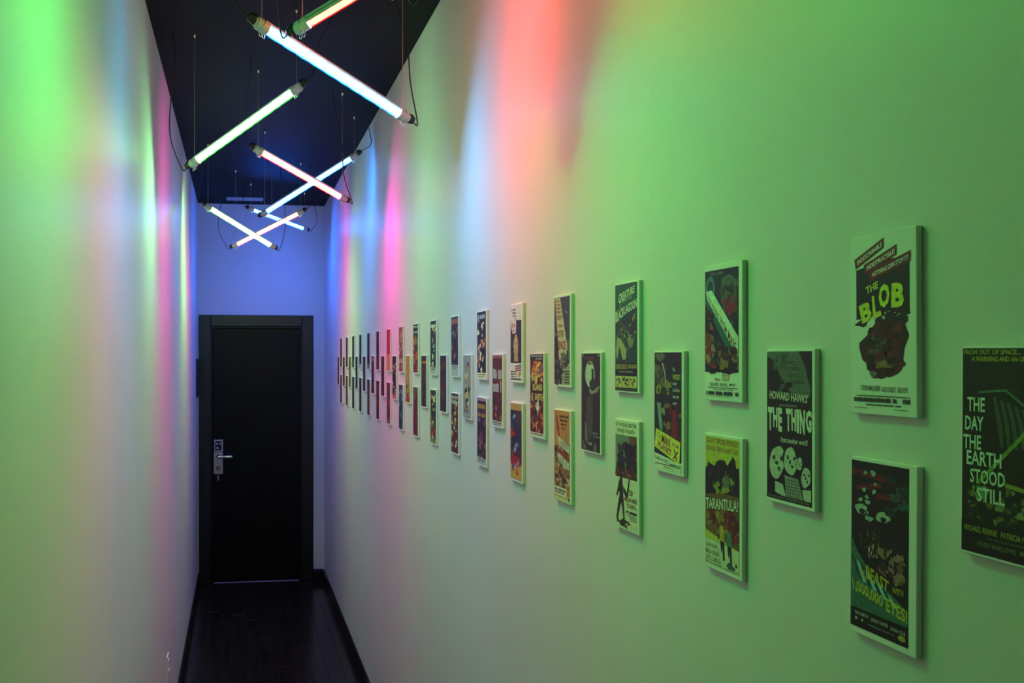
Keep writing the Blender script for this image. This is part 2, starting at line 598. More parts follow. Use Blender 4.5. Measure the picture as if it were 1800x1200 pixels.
# ------------------------------------------------------------------ lamps
def smooth_path(ctrl, n=7):
    """Catmull-Rom through control points"""
    P = [Vector(p) for p in ctrl]
    P = [2 * P[0] - P[1]] + P + [2 * P[-1] - P[-2]]
    out = []
    for i in range(1, len(P) - 2):
        for k in range(n):
            t = k / n
            a, b, c, d = P[i - 1], P[i], P[i + 1], P[i + 2]
            out.append(0.5 * ((2 * b) + (c - a) * t + (2 * a - 5 * b + 4 * c - d) * t * t + (3 * b - a - 3 * c + d) * t ** 3))
    out.append(P[-2])
    return out


def arc(r, a0, a1, n, squash=1.0, zc=0.0):
    return [(r * math.cos(math.radians(a0 + (a1 - a0) * k / n)), zc + squash * r * math.sin(math.radians(a0 + (a1 - a0) * k / n))) for k in range(n + 1)]


def tube_lamp(left, right, colour, roll, label, cables, light):
    """left and right: where the two suspension wires meet the lamp; roll turns the lens about the tube's axis"""
    left, right = Vector(left), Vector(right)
    ax = (right - left).normalized()
    horiz = Vector((0, 0, 1)).cross(ax).normalized()
    if horiz.y < 0:
        horiz = -horiz
    down = ax.cross(horiz).normalized()
    if down.z > 0:
        down = -down
    lens = (down * math.cos(math.radians(roll)) + horiz * math.sin(math.radians(roll))).normalized()
    zax = -lens
    yax = zax.cross(ax).normalized()
    mid = (left + right) / 2
    R = Matrix((ax, yax, zax)).transposed().to_4x4()
    MW = Matrix.Translation(mid) @ R
    inv = MW.inverted()
    root = empty('tube_lamp', mid)
    root.matrix_world = MW
    emit = emission_mat('%s_led_diffuser' % colour, light[0], light[1])
    tag(root, label, 'lamp', 'coloured tube lamps hung under the ceiling')
    L = (right - left).length / 2
    cap = 0.034
    # aluminium body: ridged channel over the lens
    prof = [(0.0098, 0.0062), (0.0132, 0.0085), (0.0132, 0.0112), (0.0112, 0.0118), (0.0108, 0.0150), (0.0078, 0.0150), (0.0072, 0.0128),
            (-0.0072, 0.0128), (-0.0078, 0.0150), (-0.0108, 0.0150), (-0.0112, 0.0118), (-0.0132, 0.0112), (-0.0132, 0.0085), (-0.0098, 0.0062)]
    b = MB(); b.extrude_x(prof, -L + cap * 0.6, L - cap * 0.6)
    b.build('lamp_body', M_ALU, root)
    # glowing diffuser
    dm = MB(); dm.extrude_x(arc(0.0122, 150, 390, 16, 1.0, -0.0008), -L + cap, L - cap, smooth=True)
    d = dm.build('diffuser', emit, root); d['label'] = 'glowing %s diffuser' % ('yellow green' if colour == 'lime' else colour)
    # LED modules on the strip behind the diffuser
    led = led_module_data('%s_led_module' % colour, *light[2])
    for k in range(10):
        lo = bpy.data.objects.new('led_module', led)
        COL.objects.link(lo)
        lo.parent = root
        lo.location = (-L + cap + (2 * L - 2 * cap) * (k + 0.5) / 10, 0, -0.001)
    # clear tinted sleeve around the diffuser
    sm = MB(); sm.extrude_x(arc(0.0160, 145, 395, 20), -L + cap, L - cap, smooth=True, caps=False, closed=False)
    sl = sm.build('clear_sleeve', TINT[colour], root)
    for side, end, cab in ((-1, left, cables[0]), (1, right, cables[1])):
        e = MB()
        ring = arc(0.0172, 0, 360, 20)[:-1]
        e.extrude_x(ring, side * (L - cap), side * (L + 0.001), smooth=True)
        ring2 = arc(0.0135, 0, 360, 16)[:-1]
        e.extrude_x(ring2, side * (L + 0.001), side * (L + 0.008), smooth=True)
        c = e.build('end_cap', M_CAP, root)
        # black cable gland with its nut
        g = MB()
        g.lathe([(0.0095, 0), (0.0150, 0.002), (0.0150, 0.012), (0.0125, 0.014), (0.0120, 0.021), (0.005, 0.025)], (side * (L + 0.007), 0, 0.004), (side, 0, 0.0), 8, smooth=False)
        g.build('cable_gland', M_BLACK, c)
        # steel spring clip: strap round the cap and two little loops below it
        k = MB()
        xw = side * (L - cap * 0.45)
        strap = [(xw, p[0], p[1]) for p in arc(0.0182, 60, 420, 20)]
        k.tube(strap, 0.0011, 5)
        dl = inv.to_3x3() @ Vector((0, 0, -1))
        hook = Vector((xw, 0, 0)) + dl * 0.019
        for dx in (-0.005, 0.005):
            lp = [hook + Vector((dx + 0.004 * math.cos(t), 0, 0)) + dl * (0.007 + 0.007 * math.sin(t)) for t in [i * math.pi / 4 for i in range(9)]]
            k.tube(lp, 0.0011, 5)
        k.build('wire_clip', M_CHROME, c)
        # suspension wire and the little steel ceiling mount
        top = Vector((end.x, end.y, ZC))
        base = MW @ Vector((xw, 0, 0)) + Vector((0, 0, 0.018))
        top = Vector((base.x, base.y, ZC))
        w = MB(); w.tube([inv @ base, inv @ (base.lerp(top, 0.5)), inv @ top], 0.0009, 5)
        w.build('suspension_wire', M_WIRE, root)
        cmn = MB(); cmn.lathe([(0.007, 0), (0.007, 0.004), (0.0045, 0.012), (0.003, 0.016)], inv @ top, inv.to_3x3() @ Vector((0, 0, -1)), 10)
        cmn.build('ceiling_mount', M_CHROME, root)
        if cab:
            gx = MW @ Vector((side * (L + 0.030), 0, 0.004))
            out = (MW.to_3x3() @ Vector((side, 0, 0)))
            bx, by, rx, ry = cab               # sideways belly of the loop and where it enters the ceiling, relative to the gland
            lim = lambda p: Vector((min(max(p.x, XL + 0.006), XR - 0.006), p.y, p.z))
            h = ZC - gx.z
            ctrl = [gx - out * 0.01, gx + out * 0.018, gx + Vector((bx, by, h * 0.22)),
                    gx + Vector((bx * 0.85 + rx * 0.15, by * 0.85 + ry * 0.15, h * 0.5)), gx + Vector((rx * 0.8, ry * 0.8, h * 0.82)), Vector((gx.x + rx, gx.y + ry, ZC - 0.001))]
            cb = MB(); cb.tube([inv @ lim(p) for p in smooth_path(ctrl)], 0.0022, 6)
            cb.build('power_cable', M_BLACK, root)
    return root


up = unproject
# colour and brightness of each tube's diffuser
GLOW = {'red': ((1.0, 0.40, 0.12), 3.0), 'blue': ((0.16, 0.6, 1.0), 3.0), 'green': ((0.22, 1.0, 0.22), 3.0), 'lime': ((0.45, 1.0, 0.25), 3.0)}
SIGMA = 0.42
# diffuser glow, then the LED modules behind it: colour, wide glow, fan across the corridor, width of the fan
LAMPS = {
    'A': (*GLOW['red'], ((1.0, 0.05, 0.06), 1.1, 3.5, SIGMA)),
    'B': (*GLOW['blue'], ((0.08, 0.48, 1.0), 0.25, 3.3, SIGMA)),
    'C': (*GLOW['green'], ((0.30, 1.0, 0.34), 0.4, 3.9, SIGMA)),
    'D': (*GLOW['red'], ((1.0, 0.0, 0.46), 0.0, 5.6, SIGMA)),
    'E': (*GLOW['blue'], ((0.0, 0.26, 1.0), 0.0, 3.4, SIGMA)),
    'F': (*GLOW['lime'], ((0.42, 1.0, 0.16), 0.2, 5.2, SIGMA)),
    'G': (*GLOW['red'], ((1.0, 0.0, 0.30), 0.0, 3.4, SIGMA)),
    'H': (*GLOW['blue'], ((0.0, 0.12, 1.0), 3.3, 3.4, SIGMA)),
    'O': (*GLOW['green'], ((0.06, 1.0, 0.12), 2.2, 1.2, SIGMA)),
}
#LAMPS_END
tube_lamp(up(523, 50, 1.95), Vector((0.585, 1.66, 1.04)), 'red', 60,
          'red tube lamp cut off by the top of the frame, its metal body greenish', ((-0.03, -0.02, 0.0, 0.05), (0.03, 0.0, 0.0, 0.05)), LAMPS['A'])
tube_lamp(up(452, 40, 2.0), up(714, 207, 2.3), 'blue', 0,
          'large pale blue tube lamp slanting down to the right wall', ((-0.06, 0.0, -0.09, 0.02), (-0.012, -0.01, -0.09, 0.03)), LAMPS['B'])
tube_lamp(up(337, 288, 2.90), up(527, 152, 2.68), 'green', 0,
          'green tube lamp slanting down to the left wall', ((-0.06, 0.0, -0.05, -0.02), (0.035, 0.02, 0.11, 0.03)), LAMPS['C'])
tube_lamp(up(449, 261, 3.24), up(606, 350, 3.54), 'red', 0,
          'red tube lamp passing in front of the middle blue one', ((-0.02, 0.0, 0.0, -0.1), (-0.03, -0.02, -0.09, -0.04)), LAMPS['D'])
tube_lamp(up(462, 376, 4.14), up(627, 272, 3.874), 'blue', 0,
          'blue tube lamp crossing behind the middle red one', (None, (0.055, 0.02, 0.01, -0.10)), LAMPS['E'])
tube_lamp(up(362, 361, 4.37), up(481, 434, 4.70), 'lime', 0,
          'yellow green tube lamp hanging in front of the far red one', ((-0.012, 0.02, 0.05, 0.0), (0.05, 0.0, 0.03, 0.0)), LAMPS['F'])
tube_lamp(up(411, 432, 5.0), up(532, 371, 4.80), 'red', 0,
          'far red tube lamp crossing behind the yellow green one', ((-0.075, 0.0, -0.03, 0.03), (0.03, 0.02, 0.03, 0.03)), LAMPS['G'])
tube_lamp(up(438, 366, 5.366), up(538, 403, 5.68), 'blue', 0,
          'farthest blue tube lamp, hanging beside the end wall', ((-0.02, 0.0, -0.01, 0.05), (0.06, 0.0, 0.03, 0.0)), LAMPS['H'])
tube_lamp(Vector((-0.11, 1.22, 0.93)), up(696, -24, 1.40), 'green', 0,
          'green tube lamp above the frame with its steel clip hanging into view', ((-0.03, -0.02, 0.0, -0.08), (0.03, 0.0, 0.05, 0.03)), LAMPS['O'])

# ------------------------------------------------------------------ small fittings
# ceiling vent by the end wall
va, vb = unproject(398, 351, 5.86), unproject(463, 351, 5.86)
vent = MB()
vx0, vx1, vy0, vy1 = va.x, vb.x, 5.87, 5.975
vent.box((vx0, vy0, ZC - 0.006), (vx1, vy0 + 0.012, ZC), 0, 0.001)
vent.box((vx0, vy1 - 0.012, ZC - 0.006), (vx1, vy1, ZC), 0, 0.001)
vent.box((vx0, vy0 + 0.012, ZC - 0.006), (vx0 + 0.012, vy1 - 0.012, ZC), 0, 0.001)
vent.box((vx1 - 0.012, vy0 + 0.012, ZC - 0.006), (vx1, vy1 - 0.012, ZC), 0, 0.001)
vent.box(((vx0 + vx1) / 2 - 0.005, vy0 + 0.012, ZC - 0.006), ((vx0 + vx1) / 2 + 0.005, vy1 - 0.012, ZC), 0, 0.001)
vo = place(vent.build('ceiling_vent', M_VENT), ((vx0 + vx1) / 2, (vy0 + vy1) / 2, ZC))
tag(vo, 'small grey slatted air vent in the black ceiling by the end wall', 'vent')
for k in range(4):
    s = MB()
    y = vy0 + 0.018 + k * 0.0185
    s.add([(vx0 + 0.012, y, ZC - 0.001), (vx1 - 0.012, y, ZC - 0.001), (vx1 - 0.012, y + 0.014, ZC - 0.006), (vx0 + 0.012, y + 0.014, ZC - 0.006),
           (vx0 + 0.012, y, ZC - 0.0022), (vx1 - 0.012, y, ZC - 0.0022), (vx1 - 0.012, y + 0.014, ZC - 0.0072), (vx0 + 0.012, y + 0.014, ZC - 0.0072)],
          [(0, 1, 2, 3), (4, 5, 6, 7), (0, 1, 5, 4), (2, 3, 7, 6), (0, 3, 7, 4), (1, 2, 6, 5)])
    place(s.build('slat', M_VENT, vo), vo.location).location = (0, 0, 0)

# wall outlet low on the left wall
oc = Vector((XL, 3.49, -1.447))
om = MB()
om.box((XL, oc.y - 0.036, oc.z - 0.06), (XL + 0.006, oc.y + 0.036, oc.z + 0.06), 0, 0.002)
oo = place(om.build('wall_outlet', M_CLAY), oc)
tag(oo, 'white power outlet low on the left wall', 'outlet')
for dz in (-0.024, 0.024):
    q = MB()
    q.box((0.006, -0.017, dz - 0.014), (0.0105, 0.017, dz + 0.014), 0, 0.002)
    for dy in (-0.006, 0.006):
        q.box((0.0104, dy - 0.0012, dz - 0.002), (0.0112, dy + 0.0012, dz + 0.007), 1)
    q.build('socket', [M_CLAY, M_BLACK], oo)
q = MB(); q.lathe([(0.003, 0), (0.003, 0.001), (0.001, 0.0015)], (0.006, 0, 0), (1, 0, 0), 8); q.build('screw', M_STEEL, oo)

# slim dark panel on the left wall beside the door
sp_ = MB()
sp_.box((XL, 5.86, -0.312), (XL + 0.012, 6.03, -0.006), 0, 0.002)
so = place(sp_.build('wall_panel', M_BLACK), (XL, 5.945, -0.16))
tag(so, 'slim black panel on the left wall right before the door', 'panel')
q = MB(); q.box((0.012, -0.07, -0.138), (0.0135, 0.07, 0.138), 0, 0.0006); q.build('panel_face', M_GLASSBLACK, so)

# ------------------------------------------------------------------ posters
PWD, PHT, PTH = 0.0845, 0.2035, 0.0072
_font_cache = {}


def text_mesh(s, bold):
    key = (s, bold)
    if key not in _font_cache:
        cu = bpy.data.curves.new('lettering', 'FONT')
        cu.body = s
        cu.resolution_u = 2
        cu.offset = bold
        ob = bpy.data.objects.new('lettering', cu)
        COL.objects.link(ob)
        dg = bpy.context.evaluated_depsgraph_get()
        me = bpy.data.meshes.new_from_object(ob.evaluated_get(dg))
        vs_ = [(v.co.x, v.co.y) for v in me.vertices]
        fs = [tuple(p.vertices) for p in me.polygons]
        bpy.data.objects.remove(ob)
        bpy.data.curves.remove(cu)
        bpy.data.meshes.remove(me)
        xs = [p[0] for p in vs_] or [0]; ys = [p[1] for p in vs_] or [0]
        x0, x1, y0, y1 = min(xs), max(xs), min(ys), max(ys)
        vs_ = [((x - x0) / max(x1 - x0, 1e-6), (y - y0) / max(y1 - y0, 1e-6)) for x, y in vs_]
        _font_cache[key] = (vs_, fs)
    return _font_cache[key]


class Art:
    """flat print: coloured shapes and lettering in poster coordinates, u to the right and y down, 0..1"""
    def __init__(self):
        self.v, self.f, self.c = [], [], []
        self.layer = 0
        self.clip = None                              # side edges of the printed ground

    def raw(self, pts, faces, col):
        self.layer += 1
        o = len(self.v)
        c0, c1 = self.clip or (0.012, 0.985)
        for u, y in pts:
            u = min(max(u, c0), c1)
            y = min(max(y, 0.01), 0.988)
            self.v.append((-PTH - 0.0002 - 0.000003 * self.layer, PWD / 2 - u * PWD, PHT / 2 - y * PHT))
        for f in faces:
            self.f.append([i + o for i in f]); self.c.append(col)

    def poly(self, pts, col):
        self.raw(pts, [tuple(range(len(pts)))], col)

    def rect(self, u0, y0, u1, y1, col):
        if not self.clip and (u1 - u0) * (y1 - y0) > 0.45:
            self.clip = (u0, u1)
        self.poly([(u0, y0), (u1, y0), (u1, y1), (u0, y1)], col)

    def text(self, s, quad, col, bold=0.012):
        """quad: corners tl, tr, br, bl - or a box (u0, y0, u1, y1)"""
        if len(quad) == 4 and not isinstance(quad[0], tuple):
            u0, y0, u1, y1 = quad
            quad = [(u0, y0), (u1, y0), (u1, y1), (u0, y1)]
        tl, tr, br, bl = quad
        vs_, fs = text_mesh(s, bold)
        pts = []
        for a, b in vs_:
            t = 1 - b
            pts.append(tuple((tl[k] * (1 - a) + tr[k] * a) * (1 - t) + (bl[k] * (1 - a) + br[k] * a) * t for k in (0, 1)))
        self.raw(pts, fs, col)

    def blob(self, u, y, ru, ry, col, rough=0.25, seed=1, n=22, rot=0.0):
        rnd = random.Random(seed)
        ph = [rnd.uniform(0, 6.28) for _ in range(4)]
        pts = []
        for k in range(n):
            t = 2 * math.pi * k / n
            r = 1 + rough * (0.5 * math.sin(2 * t + ph[0]) + 0.4 * math.sin(3 * t + ph[1]) + 0.35 * math.sin(5 * t + ph[2]) + rnd.uniform(-0.35, 0.35))
            a, b = ru * r * math.cos(t), ry * r * math.sin(t)
            asp = PHT / PWD
            pts.append((u + a * math.cos(rot) - b * asp * math.sin(rot), y + a / asp * math.sin(rot) + b * math.cos(rot)))
        # fan, so that the outline may wander
        self.raw([(u, y)] + pts, [(0, 1 + k, 1 + (k + 1) % n) for k in range(n)], col)

    def ring(self, u, y, ru, ry, w, col, n=20):
        a = [(u + ru * math.cos(6.2832 * k / n), y + ry * math.sin(6.2832 * k / n)) for k in range(n)]
        b = [(u + ru * (1 - w) * math.cos(6.2832 * k / n), y + ry * (1 - w) * math.sin(6.2832 * k / n)) for k in range(n)]
        self.raw(a + b, [(k, (k + 1) % n, n + (k + 1) % n, n + k) for k in range(n)], col)

    def dashes(self, u0, y0, u1, y1, col, seed=1, fill=0.8, words=3):
        """small print too small to read: a row of letter-sized bars with word gaps"""
        rnd = random.Random(seed)
        u = u0; pts = []; fs = []
        w = (y1 - y0) * PHT / PWD * 0.38
        gaps = sorted(rnd.uniform(u0, u1) for _ in range(words))
        while u < u1 - w * 0.5:
            if gaps and u > gaps[0]:
                gaps.pop(0); u += w * 1.3; continue
            ww = w * rnd.uniform(0.6, 1.0)
            a = rnd.uniform(0, 0.15) * (y1 - y0)
            o = len(pts)
            pts += [(u, y0 + a), (min(u + ww * fill, u1), y0 + a), (min(u + ww * fill, u1), y1), (u, y1)]
            fs.append((o, o + 1, o + 2, o + 3))
            u += ww
        if fs:
            self.raw(pts, fs, col)

    def scatter(self, u0, y0, u1, y1, cols, n, seed, ru=(0.03, 0.1), ry=(0.015, 0.05), rot=1.2):
        rnd = random.Random(seed)
        for k in range(n):
            self.blob(rnd.uniform(u0, u1), rnd.uniform(y0, y1), rnd.uniform(*ru), rnd.uniform(*ry), rnd.choice(cols), 0.45, seed * 31 + k, 11, rnd.uniform(-rot, rot))

    def strokes(self, u0, y0, u1, y1, cols, n, seed, width=0.012, lean=0.1):
        """brush strokes, wide in the middle"""
        rnd = random.Random(seed)
        for k in range(n):
            u, y = rnd.uniform(u0, u1), rnd.uniform(y0, y1)
            du, dy = rnd.uniform(-lean, lean), rnd.uniform(0.02, 0.07)
            w = width * rnd.uniform(0.5, 1.4)
            clampu = lambda q: min(max(q, u0), u1)
            self.poly([(clampu(u), y), (clampu(u + w + du * 0.5), y + dy * 0.5), (clampu(u + du), min(y + dy, y1)), (clampu(u - w + du * 0.5), y + dy * 0.5)], rnd.choice(cols))


K = {  # inks
    'black': srgb(30, 22, 30), 'night': srgb(36, 30, 58), 'white': srgb(232, 230, 222), 'cream': srgb(240, 226, 170),
    'yellow': srgb(232, 205, 70), 'ochre': srgb(190, 140, 50), 'orange': srgb(222, 120, 45), 'red': srgb(190, 36, 40),
    'darkred': srgb(110, 24, 32), 'brown': srgb(96, 50, 34), 'darkbrown': srgb(58, 32, 30), 'flesh': srgb(206, 160, 120),
    'teal': srgb(40, 110, 120), 'darkteal': srgb(24, 62, 70), 'paleteal': srgb(150, 205, 200), 'blue': srgb(44, 70, 140),
    'paleblue': srgb(130, 165, 205), 'grey': srgb(130, 130, 128), 'darkgrey': srgb(66, 64, 68), 'palegrey': srgb(186, 188, 182),
    'purple': srgb(72, 40, 84), 'olive': srgb(110, 104, 44), 'green': srgb(70, 110, 70), 'pink': srgb(205, 120, 120), 'sand': srgb(200, 175, 130),
}


def frame(a, col, l=0.012, t=0.018, r=0.93, b=0.975):
    a.rect(l, t, r, b, K[col])


def art_earth(a):                                     # middle row, cut by the frame
    a.rect(0.015, 0.012, 0.97, 0.985, srgb(34, 34, 26))
    a.text('FROM OUT OF SPACE....', (0.03, 0.018, 0.66, 0.042), srgb(170, 170, 50), 0.02)
    a.text('A WARNING AND AN ULTIMATUM!', (0.12, 0.05, 0.93, 0.074), srgb(170, 170, 50), 0.02)
    for k in range(5):                                # pale curved bands
        u = 0.36 + 0.075 * k
        a.poly([(u, 0.24 + 0.012 * k), (u + 0.035, 0.24 + 0.012 * k), (u + 0.10, 0.36), (u + 0.12, 0.47), (u + 0.085, 0.47), (u + 0.05, 0.36)], srgb(64, 84, 62))
    a.poly([(0.2, 0.215), (0.5, 0.2), (0.8, 0.3), (0.78, 0.31), (0.5, 0.212), (0.2, 0.224)], srgb(80, 120, 90))
    a.blob(0.9, 0.44, 0.17, 0.13, srgb(92, 62, 30), 0.1, 5)
    a.scatter(0.78, 0.36, 0.95, 0.52, [srgb(120, 90, 40), srgb(60, 40, 22), srgb(90, 110, 50)], 12, 6, (0.02, 0.06), (0.008, 0.03))
    a.poly([(0.13, 0.675), (0.97, 0.245), (0.97, 0.275), (0.145, 0.69)], srgb(120, 150, 50))
    a.scatter(0.05, 0.66, 0.92, 0.83, [srgb(100, 100, 50), srgb(52, 50, 28), srgb(120, 140, 80), srgb(70, 62, 30)], 60, 7, (0.015, 0.05), (0.006, 0.02))
    a.blob(0.24, 0.69, 0.07, 0.03, srgb(96, 150, 100), 0.4, 9)
    a.poly([(0.5, 0.63), (0.95, 0.66), (0.95, 0.68), (0.5, 0.65)], srgb(140, 150, 60))
    W = srgb(205, 225, 205)
    for s, u0, u1, y0 in (('THE', 0.075, 0.275, 0.245), ('DAY', 0.05, 0.26, 0.335), ('THE', 0.03, 0.235, 0.425), ('EARTH', 0.07, 0.46, 0.5), ('STOOD', 0.11, 0.5, 0.585), ('STILL', 0.19, 0.5, 0.67)):
        a.text(s, (u0, y0, u1, y0 + 0.068), W, 0.02)
    a.rect(0.015, 0.835, 0.97, 0.985, srgb(24, 24, 20))
    a.text('MICHAEL RENNIE', (0.05, 0.858, 0.42, 0.886), srgb(150, 160, 60), 0.015)
    a.text('PATRICIA NEAL', (0.46, 0.858, 0.8, 0.886), srgb(150, 160, 60), 0.015)
    a.text('HUGH MARLOWE', (0.2, 0.925, 0.62, 0.948), srgb(110, 120, 60), 0.012)
    a.dashes(0.66, 0.925, 0.93, 0.945, srgb(110, 120, 60), 3)
    a.dashes(0.3, 0.9, 0.9, 0.909, srgb(80, 90, 50), 4)


def art_mass(a):                                      # top row, nearest
    R = srgb(122, 40, 46)
    a.poly([(0.1, 0.19), (0.55, 0.15), (0.9, 0.15), (0.9, 0.44), (0.78, 0.45), (0.6, 0.43), (0.3, 0.46), (0.1, 0.47)], srgb(38, 34, 42))
    a.scatter(0.1, 0.44, 0.9, 0.475, [srgb(38, 34, 42)], 10, 5, (0.03, 0.07), (0.008, 0.02))
    for (u0, y0, u1, y1, s) in ((0.07, 0.128, 0.53, 0.03, 'INDESCRIBABLE'), (0.22, 0.165, 0.72, 0.078, 'INDESTRUCTIBLE!'), (0.29, 0.205, 0.92, 0.122, 'NOTHING CAN STOP IT!')):
        h = 0.056
        a.poly([(u0, y0), (u1, y1), (u1, y1 + h), (u0 + 0.02, y0 + h)], R)
        du = u1 - u0; dy = y1 - y0
        a.text(s, [(u0 + du * 0.1, y0 + dy * 0.1 + 0.016), (u0 + du * 0.94, y0 + dy * 0.94 + 0.016), (u0 + du * 0.94, y0 + dy * 0.94 + 0.042), (u0 + du * 0.1, y0 + dy * 0.1 + 0.042)], K['white'], 0.02)
    a.scatter(0.14, 0.46, 0.84, 0.5, [srgb(38, 34, 42)], 14, 15, (0.05, 0.1), (0.012, 0.026))
    a.blob(0.53, 0.635, 0.345, 0.165, srgb(66, 34, 34), 0.16, 12, 34)
    a.scatter(0.3, 0.52, 0.8, 0.76, [srgb(40, 22, 26), srgb(112, 36, 40), srgb(84, 30, 34), srgb(40, 26, 26)], 34, 8, (0.03, 0.09), (0.012, 0.04))
    a.scatter(0.3, 0.57, 0.55, 0.68, [srgb(60, 60, 52), srgb(96, 80, 60), srgb(30, 26, 28)], 12, 14, (0.02, 0.05), (0.008, 0.02))
    a.scatter(0.42, 0.69, 0.66, 0.735, [srgb(150, 112, 60), srgb(110, 80, 46)], 9, 9, (0.03, 0.07), (0.006, 0.014), 0.4)
    a.blob(0.37, 0.775, 0.05, 0.02, srgb(110, 110, 104), 0.3, 3)
    a.strokes(0.5, 0.53, 0.8, 0.65, [srgb(120, 36, 42)], 12, 11, 0.012, 0.08)
    a.text('THE', [(0.25, 0.292), (0.44, 0.262), (0.45, 0.302), (0.27, 0.332)], srgb(225, 215, 90), 0.03)
    Y = srgb(222, 215, 60)
    for s, q in (('B', [(0.14, 0.395), (0.33, 0.36), (0.35, 0.47), (0.2, 0.495)]), ('L', [(0.35, 0.345), (0.44, 0.335), (0.5, 0.455), (0.37, 0.47)]),
                 ('O', [(0.45, 0.29), (0.62, 0.275), (0.62, 0.405), (0.46, 0.42)]), ('B', [(0.65, 0.285), (0.84, 0.285), (0.82, 0.42), (0.64, 0.415)])):
        a.text(s, q, Y, 0.05)
    D = srgb(60, 60, 58)
    a.text('STEVEN McQUEEN', (0.17, 0.838, 0.47, 0.872), D, 0.012)
    a.text('ANETA CORSEAUT', (0.5, 0.843, 0.7, 0.872), D, 0.012)
    a.text('EARL ROWE', (0.73, 0.843, 0.87, 0.872), D, 0.012)
    a.dashes(0.1, 0.892, 0.9, 0.899, D, 2)
    a.dashes(0.06, 0.905, 0.94, 0.93, D, 5, 0.85, 5)
    a.dashes(0.25, 0.94, 0.78, 0.949, D, 6, 0.8, 4)
    a.dashes(0.06, 0.962, 0.28, 0.966, D, 7); a.dashes(0.68, 0.962, 0.88, 0.966, D, 8)


def art_stripes(a):                                   # bottom row, nearest
    a.rect(0.015, 0.02, 0.885, 0.962, srgb(36, 26, 32))
    R = srgb(128, 34, 36)
    a.poly([(0.02, 0.07), (0.68, 0.085), (0.68, 0.117), (0.02, 0.1)], R)
    a.poly([(0.1, 0.16), (0.48, 0.12), (0.48, 0.15), (0.1, 0.19)], R)
    a.poly([(0.42, 0.185), (0.85, 0.16), (0.85, 0.195), (0.42, 0.215)], R)
    a.dashes(0.05, 0.082, 0.62, 0.1, srgb(60, 24, 30), 3); a.dashes(0.14, 0.15, 0.45, 0.165, srgb(60, 24, 30), 4); a.dashes(0.46, 0.178, 0.8, 0.193, srgb(60, 24, 30), 5)
    a.scatter(0.6, 0.06, 0.86, 0.3, [srgb(50, 84, 84), srgb(40, 46, 60)], 12, 3, (0.04, 0.1), (0.01, 0.03))
    rnd = random.Random(4)
    for k in range(12):                               # pale petal shapes
        u, y = rnd.uniform(0.12, 0.62), rnd.uniform(0.05, 0.36)
        a.blob(u, y, rnd.uniform(0.02, 0.045), rnd.uniform(0.008, 0.016), srgb(150, 175, 160), 0.3, 40 + k, 12, rnd.uniform(-0.6, 0.6))
    for u, y in ((0.17, 0.29), (0.5, 0.31)):
        a.blob(u, y, 0.085, 0.032, srgb(160, 185, 165), 0.25, int(u * 100), 18, 0.5)
        a.blob(u + 0.02, y + 0.012, 0.04, 0.018, srgb(26, 24, 28), 0.2, 3, 14)
    a.strokes(0.1, 0.36, 0.55, 0.5, [srgb(90, 60, 50), srgb(64, 40, 40), srgb(120, 80, 60)], 34, 6, 0.014, 0.12)
    a.strokes(0.28, 0.45, 0.46, 0.53, [srgb(190, 190, 170), srgb(130, 40, 40)], 16, 8, 0.01, 0.02)
    a.scatter(0.5, 0.48, 0.82, 0.64, [srgb(150, 112, 92), srgb(110, 80, 66), srgb(60, 36, 40)], 22, 9, (0.03, 0.09), (0.01, 0.03))
    a.poly([(0.015, 0.45), (0.12, 0.53), (0.36, 0.64), (0.88, 0.77), (0.88, 0.86), (0.015, 0.86)], srgb(60, 104, 92))
    for k in range(9):
        u = 0.02 + 0.08 * k
        a.poly([(u, 0.56 + 0.022 * k), (u + 0.05, 0.57 + 0.022 * k), (u + 0.17, 0.68 + 0.014 * k), (u + 0.12, 0.68 + 0.014 * k)], K['paleteal'] if k % 2 else srgb(34, 62, 92))
    Y = srgb(190, 176, 50)
    a.text('THE', (0.14, 0.635, 0.24, 0.667), Y, 0.02)
    a.text('BEAST', [(0.26, 0.592), (0.61, 0.645), (0.6, 0.705), (0.26, 0.672)], Y, 0.03)
    a.text('WITH', (0.66, 0.668, 0.82, 0.7), Y, 0.02)
    a.text('1,000,000', [(0.03, 0.69), (0.53, 0.735), (0.52, 0.81), (0.06, 0.765)], Y, 0.03)
    a.text('EYES!', [(0.57, 0.735), (0.88, 0.765), (0.88, 0.835), (0.57, 0.81)], Y, 0.03)
    a.rect(0.015, 0.855, 0.885, 0.962, srgb(24, 22, 26))
    Wt = srgb(190, 195, 185)
    a.text('PAUL BIRCH', (0.09, 0.872, 0.3, 0.892), Wt, 0.01); a.text('LORNA THAYER', (0.34, 0.878, 0.6, 0.898), Wt, 0.01); a.text('DONA COLE', (0.64, 0.884, 0.85, 0.904), Wt, 0.01)
    a.dashes(0.09, 0.905, 0.22, 0.922, Wt, 3); a.dashes(0.3, 0.92, 0.7, 0.928, srgb(120, 125, 118), 6)
    a.blob(0.8, 0.925, 0.055, 0.016, srgb(170, 160, 50), 0.03, 1, 18)


